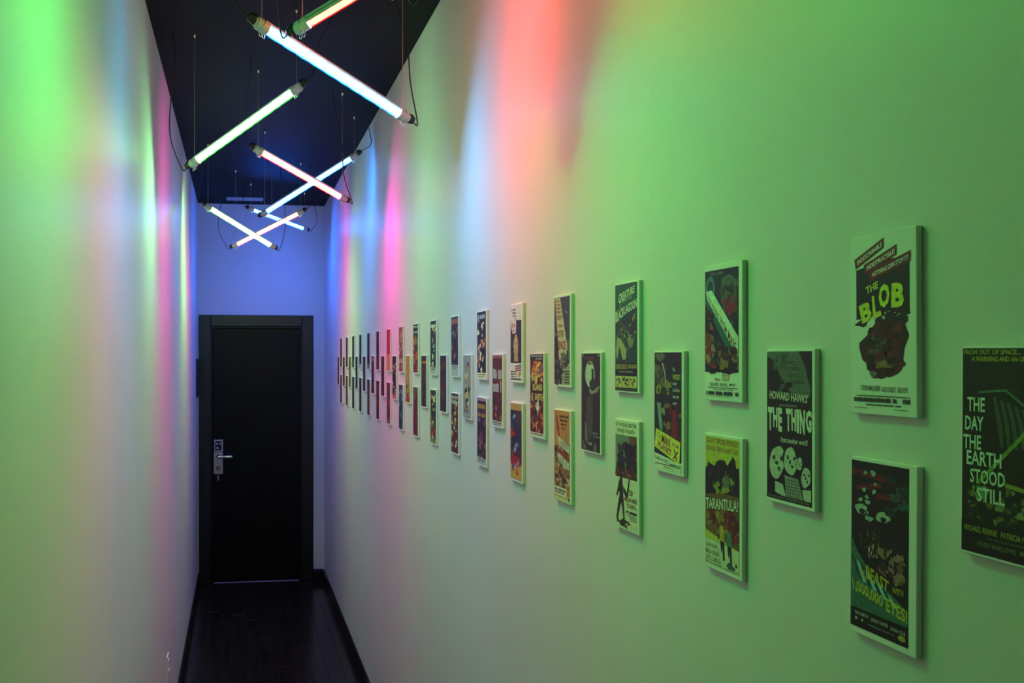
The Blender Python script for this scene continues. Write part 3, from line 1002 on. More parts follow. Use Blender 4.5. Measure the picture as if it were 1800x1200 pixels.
def art_faces(a):                                     # middle row, dark with pale ovals
    a.rect(0.02, 0.015, 0.945, 0.975, srgb(38, 26, 36))
    G = srgb(92, 104, 92)
    a.poly([(0.02, 0.015), (0.68, 0.015), (0.8, 0.1), (0.86, 0.18), (0.92, 0.25), (0.9, 0.3), (0.55, 0.29), (0.4, 0.22), (0.26, 0.15), (0.16, 0.07), (0.02, 0.045)], G)
    a.scatter(0.14, 0.05, 0.5, 0.27, [srgb(38, 26, 36), srgb(76, 84, 78)], 10, 4, (0.02, 0.06), (0.01, 0.03))
    for s, u0, u1, y in (('IT CREEPS...', 0.22, 0.52, 0.035), ('IT CRAWLS...', 0.32, 0.66, 0.075), ('IT STRIKES', 0.42, 0.7, 0.115), ('WITHOUT', 0.47, 0.71, 0.155), ('WARNING!', 0.53, 0.79, 0.195)):
        a.text(s, (u0, y, u1, y + 0.026), srgb(44, 36, 44), 0.01)
    W = srgb(214, 220, 205)
    a.text("HOWARD HAWKS'", [(0.08, 0.268), (0.87, 0.288), (0.87, 0.338), (0.08, 0.325)], W, 0.015)
    a.text('production', (0.3, 0.35, 0.65, 0.375), srgb(150, 160, 150), 0.005)
    x = 0.04
    for s, w in (('T', 0.1), ('H', 0.1), ('E', 0.09), (' ', 0.06), ('T', 0.1), ('H', 0.1), ('I', 0.05), ('N', 0.11), ('G', 0.12)):
        if s != ' ':
            h = 0.145 + 0.012 * math.sin(x * 30)
            a.text(s, [(x, 0.378), (x + w, 0.382), (x + w * 0.95, 0.38 + h), (x + w * 0.1, 0.376 + h)], W, 0.05)
        x += w + 0.009
    a.text('from another world!', (0.32, 0.565, 0.86, 0.6), W, 0.01)
    P = srgb(186, 192, 178)
    for u, y, ru, ry, rot in ((0.24, 0.735, 0.15, 0.115, 0.25), (0.52, 0.715, 0.13, 0.09, -0.1), (0.83, 0.8, 0.09, 0.065, 0.1), (0.7, 0.72, 0.06, 0.04, 0.1)):
        a.blob(u, y, ru * 1.16, ry * 1.12, srgb(24, 18, 24), 0.12, int(u * 91), 20, rot)
        a.blob(u, y, ru, ry, P, 0.08, int(u * 77), 20, rot)
        for k in range(4):
            a.blob(u + ru * (-0.4 + 0.35 * k), y - ry * 0.25 + ry * 0.3 * (k % 3), ru * 0.2, ry * 0.14, srgb(52, 44, 50), 0.3, int(u * 50) + k, 10)
    a.poly([(0.2, 0.86), (0.36, 0.87), (0.44, 0.955), (0.2, 0.93)], P)
    a.poly([(0.4, 0.81), (0.68, 0.82), (0.78, 0.955), (0.44, 0.955)], srgb(150, 156, 146))
    for k in range(6):
        a.poly([(0.42 + 0.05 * k, 0.82), (0.43 + 0.05 * k, 0.82), (0.5 + 0.045 * k, 0.95), (0.49 + 0.045 * k, 0.95)], srgb(60, 54, 58))
        a.rect(0.44, 0.835 + 0.02 * k, 0.7, 0.839 + 0.02 * k, srgb(60, 54, 58))
    a.poly([(0.76, 0.88), (0.93, 0.87), (0.93, 0.96), (0.8, 0.96)], P)
    a.rect(0.02, 0.945, 0.945, 0.975, srgb(30, 22, 30))
    a.dashes(0.05, 0.952, 0.9, 0.966, srgb(96, 100, 94), 4)


def art_beam(a):                                      # top row, diagonal white beam
    a.rect(0.015, 0.04, 0.91, 0.79, srgb(38, 36, 62))
    a.dashes(0.18, 0.055, 0.5, 0.075, srgb(110, 110, 110), 3)
    a.ring(0.16, 0.17, 0.13, 0.09, 0.42, srgb(70, 120, 130)); a.blob(0.16, 0.18, 0.06, 0.045, srgb(46, 60, 66), 0.2, 3)
    a.scatter(0.5, 0.1, 0.88, 0.25, [srgb(52, 56, 50), srgb(86, 92, 70), srgb(30, 28, 40)], 20, 5, (0.04, 0.1), (0.015, 0.05))
    a.ring(0.65, 0.2, 0.2, 0.11, 0.12, srgb(90, 110, 106))
    a.scatter(0.5, 0.26, 0.88, 0.36, [srgb(150, 34, 44), srgb(112, 26, 40), srgb(96, 76, 60)], 14, 6, (0.05, 0.11), (0.012, 0.04))
    a.strokes(0.55, 0.34, 0.9, 0.46, [srgb(70, 60, 78), srgb(110, 100, 96), srgb(44, 34, 52)], 24, 7, 0.02, 0.05)
    a.poly([(0.015, 0.27), (0.12, 0.24), (0.9, 0.67), (0.9, 0.72), (0.8, 0.74)], srgb(50, 96, 108))
    a.poly([(0.05, 0.19), (0.2, 0.185), (0.9, 0.535), (0.9, 0.685), (0.06, 0.24)], srgb(206, 226, 206))
    for k, (s, n) in enumerate((('INVADERS', 0.0), ('FROM', 0.45), ('MARS', 0.68))):
        p = lambda t, w: (0.075 + 0.80 * t - 0.004 * w, 0.208 + 0.375 * t + (0.022 + 0.075 * t) * w)
        t0, t1 = ((0.02, 0.42), (0.46, 0.67), (0.71, 0.98))[k]
        a.text(s, [p(t0, 0.05), p(t1, 0.05), p(t1, 0.95), p(t0, 0.95)], srgb(150, 44, 40), 0.02)
    a.scatter(0.03, 0.36, 0.22, 0.72, [srgb(130, 62, 44), srgb(160, 96, 66), srgb(90, 30, 40), srgb(60, 30, 40)], 28, 9, (0.03, 0.08), (0.015, 0.04))
    a.scatter(0.05, 0.6, 0.3, 0.74, [srgb(146, 40, 40), srgb(180, 126, 90)], 10, 10, (0.04, 0.09), (0.015, 0.04))
    a.strokes(0.25, 0.5, 0.5, 0.72, [srgb(70, 90, 100), srgb(46, 50, 76), srgb(96, 120, 116)], 24, 11, 0.02, 0.05)
    a.scatter(0.45, 0.62, 0.88, 0.76, [srgb(110, 46, 40), srgb(150, 110, 70), srgb(70, 30, 38), srgb(40, 34, 40)], 34, 12, (0.03, 0.08), (0.012, 0.04))
    a.scatter(0.03, 0.775, 0.9, 0.795, [srgb(40, 30, 40)], 22, 13, (0.02, 0.05), (0.006, 0.016))
    a.text('COLOR', (0.48, 0.805, 0.68, 0.852), srgb(196, 120, 70), 0.015); a.text('in', (0.3, 0.832, 0.42, 0.85), srgb(190, 70, 60), 0.01)
    D = srgb(60, 60, 72)
    a.text('HELENA CARTER', (0.16, 0.868, 0.39, 0.892), D, 0.01); a.text('ARTHUR FRANZ', (0.43, 0.868, 0.63, 0.892), D, 0.01); a.text('JIMMY HUNT', (0.67, 0.868, 0.84, 0.892), D, 0.01)
    a.dashes(0.1, 0.9, 0.9, 0.906, D, 4); a.dashes(0.25, 0.913, 0.78, 0.918, D, 5)
    a.dashes(0.05, 0.928, 0.92, 0.957, D, 6, 0.9, 5); a.dashes(0.05, 0.965, 0.7, 0.968, D, 7)


def art_humps(a):                                     # bottom row, yellow with black humps
    a.rect(0.02, 0.02, 0.93, 0.8, srgb(196, 186, 60))
    R = srgb(140, 50, 40)
    a.text('GIANT SPIDER STRIKES!', (0.05, 0.032, 0.9, 0.07), R, 0.02)
    a.text('CRAWLING TERROR 100 FEET HIGH!', (0.04, 0.09, 0.9, 0.125), R, 0.015)
    B = srgb(44, 26, 44)
    a.poly([(0.02, 0.26), (0.07, 0.25), (0.1, 0.21), (0.18, 0.225), (0.28, 0.235), (0.33, 0.2), (0.42, 0.18), (0.55, 0.18), (0.62, 0.215), (0.66, 0.19), (0.76, 0.14), (0.82, 0.165), (0.85, 0.22), (0.91, 0.21), (0.93, 0.3), (0.93, 0.5), (0.02, 0.5)], B)
    a.scatter(0.24, 0.3, 0.75, 0.42, [srgb(150, 150, 60), srgb(110, 120, 90)], 7, 5, (0.04, 0.09), (0.02, 0.05))
    a.strokes(0.1, 0.2, 0.9, 0.4, [srgb(110, 104, 50), srgb(70, 50, 54), srgb(90, 60, 50)], 22, 6, 0.012, 0.02)
    a.poly([(0.03, 0.46), (0.5, 0.42), (0.93, 0.42), (0.93, 0.8), (0.03, 0.72)], srgb(120, 84, 44))
    a.scatter(0.06, 0.57, 0.9, 0.72, [srgb(150, 110, 50), srgb(130, 44, 34), srgb(80, 40, 36), srgb(168, 130, 60)], 40, 7, (0.04, 0.1), (0.02, 0.045))
    a.scatter(0.64, 0.55, 0.92, 0.74, [srgb(130, 36, 34), srgb(96, 30, 34)], 12, 8, (0.04, 0.1), (0.02, 0.05))
    a.text('TARANTULA!', [(0.02, 0.478), (0.91, 0.432), (0.91, 0.53), (0.04, 0.575)], srgb(40, 24, 34), 0.05)
    a.text('TARANTULA!', [(0.035, 0.484), (0.90, 0.44), (0.90, 0.522), (0.05, 0.566)], srgb(220, 228, 206), 0.015)
    a.poly([(0.03, 0.78), (0.93, 0.8), (0.93, 0.97), (0.03, 0.97)], srgb(206, 210, 178))
    for u, y, c1, c2 in ((0.47, 0.66, srgb(190, 160, 60), srgb(50, 34, 40)), (0.66, 0.68, srgb(60, 120, 110), srgb(70, 36, 44))):
        a.poly([(u - 0.05, y), (u + 0.06, y), (u + 0.09, y + 0.11), (u - 0.04, y + 0.11)], c1)      # two upright patches
        a.poly([(u - 0.03, y + 0.11), (u + 0.08, y + 0.11), (u + 0.1, y + 0.24), (u + 0.05, y + 0.25), (u + 0.03, y + 0.16), (u, y + 0.2)], c2)
        a.blob(u, y - 0.02, 0.03, 0.017, srgb(80, 50, 44), 0.1, 3, 12)
    a.poly([(0.6, 0.93), (0.68, 0.9), (0.84, 0.93), (0.82, 0.95), (0.66, 0.95)], srgb(60, 90, 110))
    D = srgb(40, 40, 44)
    a.text('JOHN AGAR', (0.05, 0.815, 0.37, 0.848), D, 0.015); a.text('MARA CORDAY', (0.05, 0.862, 0.42, 0.895), D, 0.015); a.text('LEO G. CARROLL', (0.05, 0.908, 0.47, 0.94), D, 0.015)
    a.blob(0.86, 0.91, 0.03, 0.014, D, 0.1, 2, 12)
    a.dashes(0.05, 0.953, 0.5, 0.96, D, 4); a.dashes(0.55, 0.955, 0.9, 0.961, D, 5)


def art_parallelogram(a):                             # middle row, yellow title block
    a.rect(0.015, 0.012, 0.93, 0.895, srgb(52, 34, 60))
    a.blob(0.22, 0.05, 0.14, 0.04, srgb(110, 100, 92), 0.3, 3)
    a.scatter(0.05, 0.1, 0.4, 0.3, [srgb(80, 66, 66), srgb(112, 98, 70), srgb(44, 30, 48), srgb(64, 50, 60)], 28, 4, (0.04, 0.1), (0.015, 0.05))
    a.poly([(0.28, 0.1), (0.31, 0.1), (0.4, 0.19), (0.42, 0.27), (0.39, 0.27), (0.37, 0.19)], srgb(210, 190, 190))
    a.blob(0.16, 0.32, 0.085, 0.045, srgb(150, 140, 60), 0.2, 7); a.blob(0.17, 0.325, 0.03, 0.025, srgb(70, 50, 50), 0.2, 8)
    a.scatter(0.4, 0.25, 0.56, 0.4, [srgb(150, 130, 60), srgb(60, 40, 50), srgb(110, 90, 60)], 10, 9, (0.03, 0.07), (0.015, 0.035))
    a.poly([(0.1, 0.43), (0.24, 0.43), (0.3, 0.6), (0.3, 0.66), (0.2, 0.65), (0.16, 0.55)], srgb(120, 150, 160))
    a.scatter(0.25, 0.44, 0.45, 0.6, [srgb(160, 130, 90), srgb(50, 32, 50)], 14, 10, (0.03, 0.07), (0.01, 0.03))
    a.scatter(0.42, 0.44, 0.9, 0.72, [srgb(110, 40, 44), srgb(84, 36, 52), srgb(140, 96, 72), srgb(50, 28, 44), srgb(64, 34, 60)], 44, 11, (0.04, 0.1), (0.02, 0.05))
    a.poly([(0.64, 0.48), (0.76, 0.48), (0.8, 0.7), (0.6, 0.7)], srgb(150, 34, 54))
    W = srgb(206, 214, 190)
    for s, u0, u1, y, h, c in (('The', 0.64, 0.72, 0.135, 0.032, W), ('WEIRDEST', 0.64, 0.9, 0.19, 0.042, srgb(206, 196, 90)), ('visitor', 0.645, 0.79, 0.25, 0.027, W), ('the Earth', 0.65, 0.87, 0.3, 0.03, W), ('has ever', 0.655, 0.86, 0.352, 0.03, W), ('seen!', 0.655, 0.78, 0.405, 0.028, W)):
        a.text(s, (u0, y, u1, y + h), c, 0.015)
    a.poly([(0.08, 0.645), (0.9, 0.73), (0.87, 0.91), (0.03, 0.8)], srgb(226, 214, 84))
    R = srgb(166, 40, 50)
    a.text('The', [(0.12, 0.672), (0.25, 0.688), (0.25, 0.732), (0.13, 0.715)], R, 0.01)
    a.text('MAN', [(0.29, 0.685), (0.57, 0.715), (0.56, 0.79), (0.27, 0.76)], R, 0.03)
    a.text('FROM', [(0.64, 0.74), (0.84, 0.757), (0.83, 0.785), (0.63, 0.77)], R, 0.015)
    a.text('PLANET', [(0.17, 0.748), (0.62, 0.805), (0.6, 0.855), (0.14, 0.798)], R, 0.025)
    a.text('X', [(0.68, 0.79), (0.84, 0.81), (0.8, 0.885), (0.66, 0.87)], R, 0.04)
    a.poly([(0.03, 0.85), (0.5, 0.875), (0.93, 0.915), (0.93, 0.975), (0.03, 0.975)], srgb(226, 226, 216))
    D = srgb(50, 46, 56)
    a.text('The MAN from PLANET X', [(0.05, 0.872), (0.52, 0.898), (0.52, 0.928), (0.05, 0.902)], D, 0.02)
    a.dashes(0.55, 0.915, 0.92, 0.93, D, 5); a.dashes(0.05, 0.93, 0.9, 0.94, D, 6); a.dashes(0.35, 0.952, 0.65, 0.96, D, 7)


def art_lagoon(a):                                    # top row, dark teal
    a.rect(0.015, 0.012, 0.93, 0.985, srgb(48, 78, 80))
    a.poly([(0.015, 0.3), (0.93, 0.24), (0.93, 0.72), (0.015, 0.72)], srgb(40, 62, 80))
    a.scatter(0.03, 0.1, 0.3, 0.3, [srgb(90, 110, 90), srgb(36, 60, 64), srgb(60, 44, 50)], 12, 3, (0.03, 0.08), (0.015, 0.04))
    W = srgb(214, 220, 190)
    a.text('CREATURE', [(0.17, 0.1), (0.82, 0.04), (0.82, 0.105), (0.16, 0.19)], W, 0.025)
    a.text('FROM THE', [(0.3, 0.165), (0.7, 0.128), (0.7, 0.152), (0.3, 0.19)], srgb(150, 160, 140), 0.01)
    a.text('BLACK', [(0.03, 0.265), (0.4, 0.215), (0.42, 0.295), (0.03, 0.365)], W, 0.025)
    a.text('LAGOON', [(0.42, 0.215), (0.91, 0.155), (0.91, 0.24), (0.42, 0.29)], W, 0.025)
    P = [srgb(170, 160, 110), srgb(130, 130, 96), srgb(196, 180, 130)]
    a.poly([(0.04, 0.62), (0.1, 0.48), (0.18, 0.45), (0.3, 0.53), (0.5, 0.61), (0.46, 0.7), (0.34, 0.7), (0.2, 0.58), (0.1, 0.7)], P[0])     # pale leaning shapes
    a.poly([(0.52, 0.45), (0.62, 0.4), (0.74, 0.42), (0.82, 0.5), (0.74, 0.58), (0.62, 0.6), (0.54, 0.54)], P[1])
    a.scatter(0.2, 0.34, 0.45, 0.52, [srgb(52, 40, 44), srgb(84, 70, 60), srgb(120, 104, 80)], 18, 5, (0.03, 0.08), (0.015, 0.04))
    a.scatter(0.58, 0.32, 0.86, 0.5, [srgb(60, 36, 56), srgb(84, 44, 60), srgb(150, 130, 90)], 16, 6, (0.03, 0.08), (0.012, 0.035))
    a.scatter(0.4, 0.48, 0.62, 0.62, [srgb(60, 96, 84), srgb(130, 140, 100), srgb(40, 60, 66)], 12, 7, (0.03, 0.06), (0.01, 0.03))
    a.rect(0.015, 0.725, 0.93, 0.985, srgb(42, 28, 44))
    Y = srgb(190, 166, 84)
    a.text('RICHARD CARLSON', (0.04, 0.74, 0.5, 0.79), Y, 0.02); a.text('JULIA ADAMS', (0.54, 0.742, 0.91, 0.792), Y, 0.02)
    a.dashes(0.16, 0.806, 0.76, 0.817, srgb(150, 150, 140), 4)
    for k in range(3):
        u = 0.03 + 0.3 * k
        a.rect(u, 0.85, u + 0.28, 0.955, srgb(206, 190, 110))
        a.scatter(u + 0.05, 0.87, u + 0.24, 0.94, [srgb(60, 40, 40), srgb(120, 90, 50), srgb(150, 50, 44) if k == 2 else srgb(90, 80, 50)], 7, 8 + k, (0.02, 0.05), (0.008, 0.02))
    a.dashes(0.1, 0.965, 0.85, 0.975, srgb(110, 110, 100), 5)


def art_silhouette(a):                                # bottom row, pale with dark picture block
    a.rect(0.015, 0.012, 0.93, 0.985, srgb(216, 218, 190))
    D = srgb(44, 38, 44)
    a.text('OUT-OF-SPACE CREATURE', (0.04, 0.03, 0.9, 0.065), D, 0.025); a.text('INVADES THE EARTH', (0.12, 0.085, 0.82, 0.12), D, 0.025)
    a.rect(0.03, 0.14, 0.92, 0.53, srgb(120, 132, 122))
    a.poly([(0.6, 0.14), (0.92, 0.14), (0.92, 0.53), (0.7, 0.53)], srgb(120, 70, 52))
    a.scatter(0.1, 0.24, 0.4, 0.46, [srgb(48, 40, 62), srgb(60, 46, 56), srgb(36, 30, 44)], 16, 3, (0.05, 0.1), (0.03, 0.06))
    a.scatter(0.5, 0.22, 0.86, 0.46, [srgb(48, 36, 60), srgb(58, 40, 50), srgb(40, 30, 48)], 22, 4, (0.06, 0.12), (0.03, 0.07))
    a.rect(0.03, 0.45, 0.92, 0.53, srgb(84, 46, 40))
    a.scatter(0.05, 0.42, 0.9, 0.52, [srgb(120, 60, 44), srgb(52, 32, 40), srgb(150, 84, 60)], 16, 5, (0.04, 0.1), (0.008, 0.02))
    # a leaning dark branch-like stroke with a mound under it
    a.poly([(0.26, 0.49), (0.32, 0.5), (0.34, 0.6), (0.36, 0.7), (0.4, 0.8), (0.42, 0.93), (0.36, 0.94), (0.34, 0.84), (0.27, 0.76), (0.18, 0.86), (0.12, 0.93), (0.06, 0.92), (0.12, 0.8), (0.2, 0.7), (0.18, 0.6)], srgb(52, 40, 46))
    a.poly([(0.2, 0.55), (0.14, 0.62), (0.06, 0.7), (0.1, 0.715), (0.2, 0.65)], srgb(52, 40, 46))
    a.poly([(0.36, 0.6), (0.5, 0.66), (0.6, 0.52), (0.64, 0.53), (0.56, 0.69), (0.5, 0.71), (0.36, 0.66)], srgb(52, 40, 46))
    a.strokes(0.2, 0.56, 0.38, 0.88, [srgb(120, 110, 90), srgb(80, 64, 60)], 14, 6, 0.01, 0.03)
    a.scatter(0.08, 0.92, 0.7, 0.965, [srgb(60, 46, 44), srgb(110, 60, 46), srgb(40, 32, 36)], 18, 7, (0.03, 0.08), (0.008, 0.02))
    R = srgb(140, 56, 50)
    a.text('20', (0.6, 0.62, 0.75, 0.675), R, 0.02); a.text('MILLION MILES', (0.42, 0.695, 0.92, 0.735), R, 0.02); a.text('TO EARTH', (0.5, 0.75, 0.86, 0.79), R, 0.02)
    a.dashes(0.48, 0.815, 0.92, 0.838, D, 8, 0.85)
    for k in range(4):
        a.dashes(0.5 + 0.05 * k, 0.848 + 0.015 * k, 0.9, 0.854 + 0.015 * k, D, 9 + k)


def art_moon(a):                                      # middle row, dark with pale disc
    a.rect(0.015, 0.012, 0.95, 0.985, srgb(56, 38, 58))
    a.blob(0.45, 0.22, 0.24, 0.135, srgb(190, 200, 186), 0.03, 2, 26)
    a.dashes(0.22, 0.04, 0.68, 0.075, srgb(120, 56, 56), 3, 0.9, 1); a.dashes(0.34, 0.09, 0.62, 0.125, srgb(130, 64, 56), 5, 0.9, 1)
    a.rect(0.05, 0.02, 0.13, 0.04, srgb(140, 140, 132)); a.rect(0.83, 0.02, 0.92, 0.042, srgb(140, 140, 132))
    a.poly([(0.52, 0.17), (0.62, 0.16), (0.66, 0.26), (0.78, 0.33), (0.6, 0.38), (0.44, 0.36), (0.42, 0.3), (0.54, 0.26)], srgb(64, 46, 58))
    a.poly([(0.4, 0.36), (0.6, 0.385), (0.88, 0.33), (0.93, 0.34), (0.8, 0.39), (0.55, 0.42), (0.42, 0.4)], srgb(150, 140, 136))
    a.poly([(0.3, 0.46), (0.42, 0.42), (0.58, 0.44), (0.6, 0.7), (0.56, 0.86), (0.3, 0.86), (0.24, 0.62)], srgb(86, 66, 76))
    a.strokes(0.2, 0.42, 0.6, 0.9, [srgb(110, 92, 96), srgb(72, 52, 66), srgb(96, 78, 84)], 40, 6, 0.02, 0.06)
    a.poly([(0.2, 0.7), (0.28, 0.72), (0.36, 0.93), (0.2, 0.88)], srgb(120, 108, 106))
    a.poly([(0.1, 0.9), (0.16, 0.9), (0.3, 0.975), (0.08, 0.975)], srgb(110, 98, 98)); a.poly([(0.66, 0.9), (0.74, 0.89), (0.8, 0.975), (0.64, 0.975)], srgb(120, 108, 106))
    a.dashes(0.62, 0.79, 0.82, 0.812, srgb(170, 170, 160), 7); a.dashes(0.62, 0.825, 0.92, 0.84, srgb(140, 140, 132), 8)
    a.rect(0.4, 0.9, 0.55, 0.925, srgb(170, 170, 160)); a.dashes(0.42, 0.906, 0.53, 0.919, srgb(60, 40, 60), 9)


def art_wedge(a):                                     # top row, grey with pale wedge
    a.rect(0.015, 0.025, 0.93, 0.975, srgb(70, 60, 84))
    a.poly([(0.015, 0.4), (0.93, 0.5), (0.93, 0.975), (0.015, 0.975)], srgb(104, 98, 100))
    a.poly([(0.4, 0.7), (0.93, 0.68), (0.93, 0.975), (0.5, 0.975)], srgb(170, 162, 140))
    a.scatter(0.04, 0.45, 0.3, 0.95, [srgb(74, 34, 54), srgb(56, 30, 56), srgb(96, 42, 54), srgb(52, 40, 66)], 40, 4, (0.05, 0.11), (0.02, 0.06))
    a.poly([(0.06, 0.03), (0.37, 0.03), (0.8, 0.58), (0.74, 0.64), (0.4, 0.72), (0.32, 0.7)], srgb(206, 190, 164))
    a.scatter(0.4, 0.62, 0.9, 0.8, [srgb(70, 62, 74), srgb(110, 104, 108), srgb(54, 44, 58)], 22, 5, (0.04, 0.1), (0.012, 0.04))
    a.scatter(0.26, 0.72, 0.5, 0.94, [srgb(54, 40, 60), srgb(70, 52, 66), srgb(150, 140, 130)], 18, 6, (0.03, 0.07), (0.02, 0.06))
    a.blob(0.8, 0.68, 0.04, 0.1, srgb(60, 48, 62), 0.3, 8)
    a.poly([(0.6, 0.2), (0.72, 0.17), (0.8, 0.21), (0.78, 0.22), (0.7, 0.185)], srgb(150, 140, 150))
    R = srgb(150, 52, 60)
    for k in range(4):
        a.dashes(0.08, 0.05 + 0.04 * k, 0.34 + 0.03 * k, 0.075 + 0.04 * k, srgb(170, 120, 100), 20 + k, 0.8, 1)
    a.text('PLAN 9', (0.18, 0.215, 0.48, 0.27), R, 0.03); a.text('FROM', (0.26, 0.315, 0.48, 0.355), R, 0.02)
    a.text('OUTER', (0.24, 0.385, 0.6, 0.46), R, 0.03); a.text('SPACE', (0.27, 0.5, 0.7, 0.6), R, 0.035)
    for k in range(5):
        a.dashes(0.62, 0.82 + 0.03 * k, 0.92, 0.838 + 0.03 * k, srgb(84, 74, 74), 30 + k, 0.8, 1)


def art_orange(a):                                    # bottom row, orange with slanted white title
    a.rect(0.015, 0.012, 0.93, 0.985, srgb(206, 130, 66))
    a.poly([(0.015, 0.4), (0.93, 0.45), (0.93, 0.84), (0.015, 0.84)], srgb(150, 100, 66))
    a.poly([(0.1, 0.03), (0.2, 0.08), (0.36, 0.28), (0.3, 0.3), (0.16, 0.2)], srgb(150, 60, 60)); a.poly([(0.66, 0.3), (0.78, 0.17), (0.76, 0.35), (0.68, 0.38)], srgb(130, 130, 140))
    D = srgb(70, 40, 36)
    for k in range(4):
        a.dashes(0.32 + 0.05 * k, 0.06 + 0.042 * k, 0.88 - 0.07 * k, 0.088 + 0.042 * k, D, 10 + k, 0.85, 1)
    a.scatter(0.04, 0.38, 0.9, 0.84, [srgb(120, 44, 50), srgb(70, 36, 56), srgb(190, 140, 80), srgb(206, 180, 130), srgb(90, 60, 60), srgb(130, 124, 120)], 90, 14, (0.03, 0.08), (0.01, 0.035))
    W = srgb(200, 206, 190)
    for (y, s) in ((0.29, 15), (0.47, 17)):
        a.poly([(0.22, y), (0.9, y + 0.09), (0.9, y + 0.17), (0.24, y + 0.09)], W)
        a.dashes(0.26, y + 0.05, 0.86, y + 0.13, srgb(110, 100, 96), s, 0.4, 2)
    a.poly([(0.3, 0.42), (0.88, 0.49), (0.88, 0.535), (0.3, 0.465)], srgb(170, 60, 40))
    a.rect(0.015, 0.845, 0.75, 0.94, srgb(220, 216, 190)); a.rect(0.015, 0.93, 0.93, 0.985, srgb(216, 206, 150))
    a.dashes(0.05, 0.865, 0.68, 0.89, srgb(60, 50, 60), 18, 0.85, 2); a.dashes(0.05, 0.9, 0.6, 0.917, srgb(60, 50, 60), 19, 0.85, 2); a.dashes(0.05, 0.945, 0.8, 0.955, srgb(120, 90, 60), 21)
    a.blob(0.87, 0.95, 0.035, 0.02, srgb(70, 36, 50), 0.2, 3)


def art_island(a):                                    # middle row, red and yellow
    a.rect(0.015, 0.012, 0.93, 0.955, srgb(104, 34, 38))
    a.rect(0.015, 0.012, 0.93, 0.085, srgb(44, 28, 36))
    a.dashes(0.08, 0.022, 0.88, 0.042, srgb(180, 180, 170), 3); a.dashes(0.4, 0.056, 0.85, 0.076, srgb(180, 180, 170), 4)
    a.poly([(0.3, 0.09), (0.5, 0.1), (0.7, 0.2), (0.9, 0.22), (0.93, 0.26), (0.4, 0.3), (0.05, 0.28)], srgb(206, 140, 60))
    a.scatter(0.1, 0.1, 0.85, 0.32, [srgb(214, 180, 90), srgb(180, 60, 44), srgb(120, 40, 40), srgb(230, 200, 120)], 24, 5, (0.03, 0.1), (0.015, 0.04))
    a.poly([(0.5, 0.24), (0.9, 0.13), (0.92, 0.15), (0.56, 0.27)], srgb(120, 120, 130))
    a.poly([(0.03, 0.36), (0.93, 0.38), (0.93, 0.62), (0.03, 0.62)], srgb(56, 28, 36))
    a.scatter(0.05, 0.56, 0.9, 0.93, [srgb(150, 44, 40), srgb(206, 110, 60), srgb(90, 30, 36), srgb(200, 150, 90), srgb(60, 28, 40)], 60, 6, (0.03, 0.09), (0.015, 0.045))
    a.blob(0.16, 0.52, 0.09, 0.05, srgb(190, 150, 120), 0.25, 5); a.scatter(0.45, 0.58, 0.65, 0.7, [srgb(206, 214, 220), srgb(160, 180, 200)], 6, 7, (0.04, 0.08), (0.02, 0.04))
    Y = srgb(222, 206, 110)
    a.text('THIS', (0.06, 0.265, 0.46, 0.335), srgb(190, 196, 90), 0.03); a.text('ISLAND', (0.2, 0.365, 0.86, 0.44), Y, 0.03); a.text('EARTH', (0.36, 0.475, 0.92, 0.55), Y, 0.03)
    a.rect(0.015, 0.935, 0.93, 0.985, srgb(220, 218, 206)); a.dashes(0.05, 0.945, 0.9, 0.962, srgb(60, 50, 56), 8)


def art_portrait(a):                                  # top row, white with dark block
    a.rect(0.012, 0.02, 0.93, 0.985, srgb(222, 220, 214))
    D = srgb(50, 40, 60)
    a.rect(0.03, 0.21, 0.9, 0.75, D)
    for k in range(4):
        a.dashes(0.08 + 0.06 * k, 0.06 + 0.04 * k, 0.45 + 0.03 * k, 0.085 + 0.04 * k, D, 3 + k, 0.7, 1)
    a.poly([(0.05, 0.2), (0.4, 0.17), (0.5, 0.24), (0.46, 0.37), (0.2, 0.38), (0.08, 0.3)], srgb(220, 210, 206))
    a.dashes(0.14, 0.24, 0.42, 0.3, srgb(190, 50, 70), 8, 0.7, 1); a.dashes(0.2, 0.32, 0.4, 0.36, srgb(190, 50, 70), 9, 0.7, 1)
    a.blob(0.46, 0.54, 0.2, 0.14, srgb(196, 170, 120), 0.1, 6); a.poly([(0.34, 0.62), (0.6, 0.62), (0.66, 0.73), (0.3, 0.73)], srgb(180, 150, 104))
    for u, y in ((0.38, 0.5), (0.55, 0.5), (0.46, 0.6), (0.32, 0.57)):
        a.blob(u, y, 0.035, 0.014, srgb(96, 74, 60), 0.3, int(u * 60), 10)
    for k in range(3):
        a.poly([(0.4, 0.79 + 0.028 * k), (0.9, 0.765 + 0.028 * k), (0.9, 0.782 + 0.028 * k), (0.4, 0.807 + 0.028 * k)], srgb(130, 50, 60))
        a.dashes(0.06, 0.85 + 0.03 * k, 0.5, 0.87 + 0.03 * k, D, 12 + k)
    a.poly([(0.62, 0.88), (0.85, 0.84), (0.9, 0.9), (0.68, 0.94)], srgb(190, 160, 90))
    a.rect(0.05, 0.945, 0.88, 0.962, D)


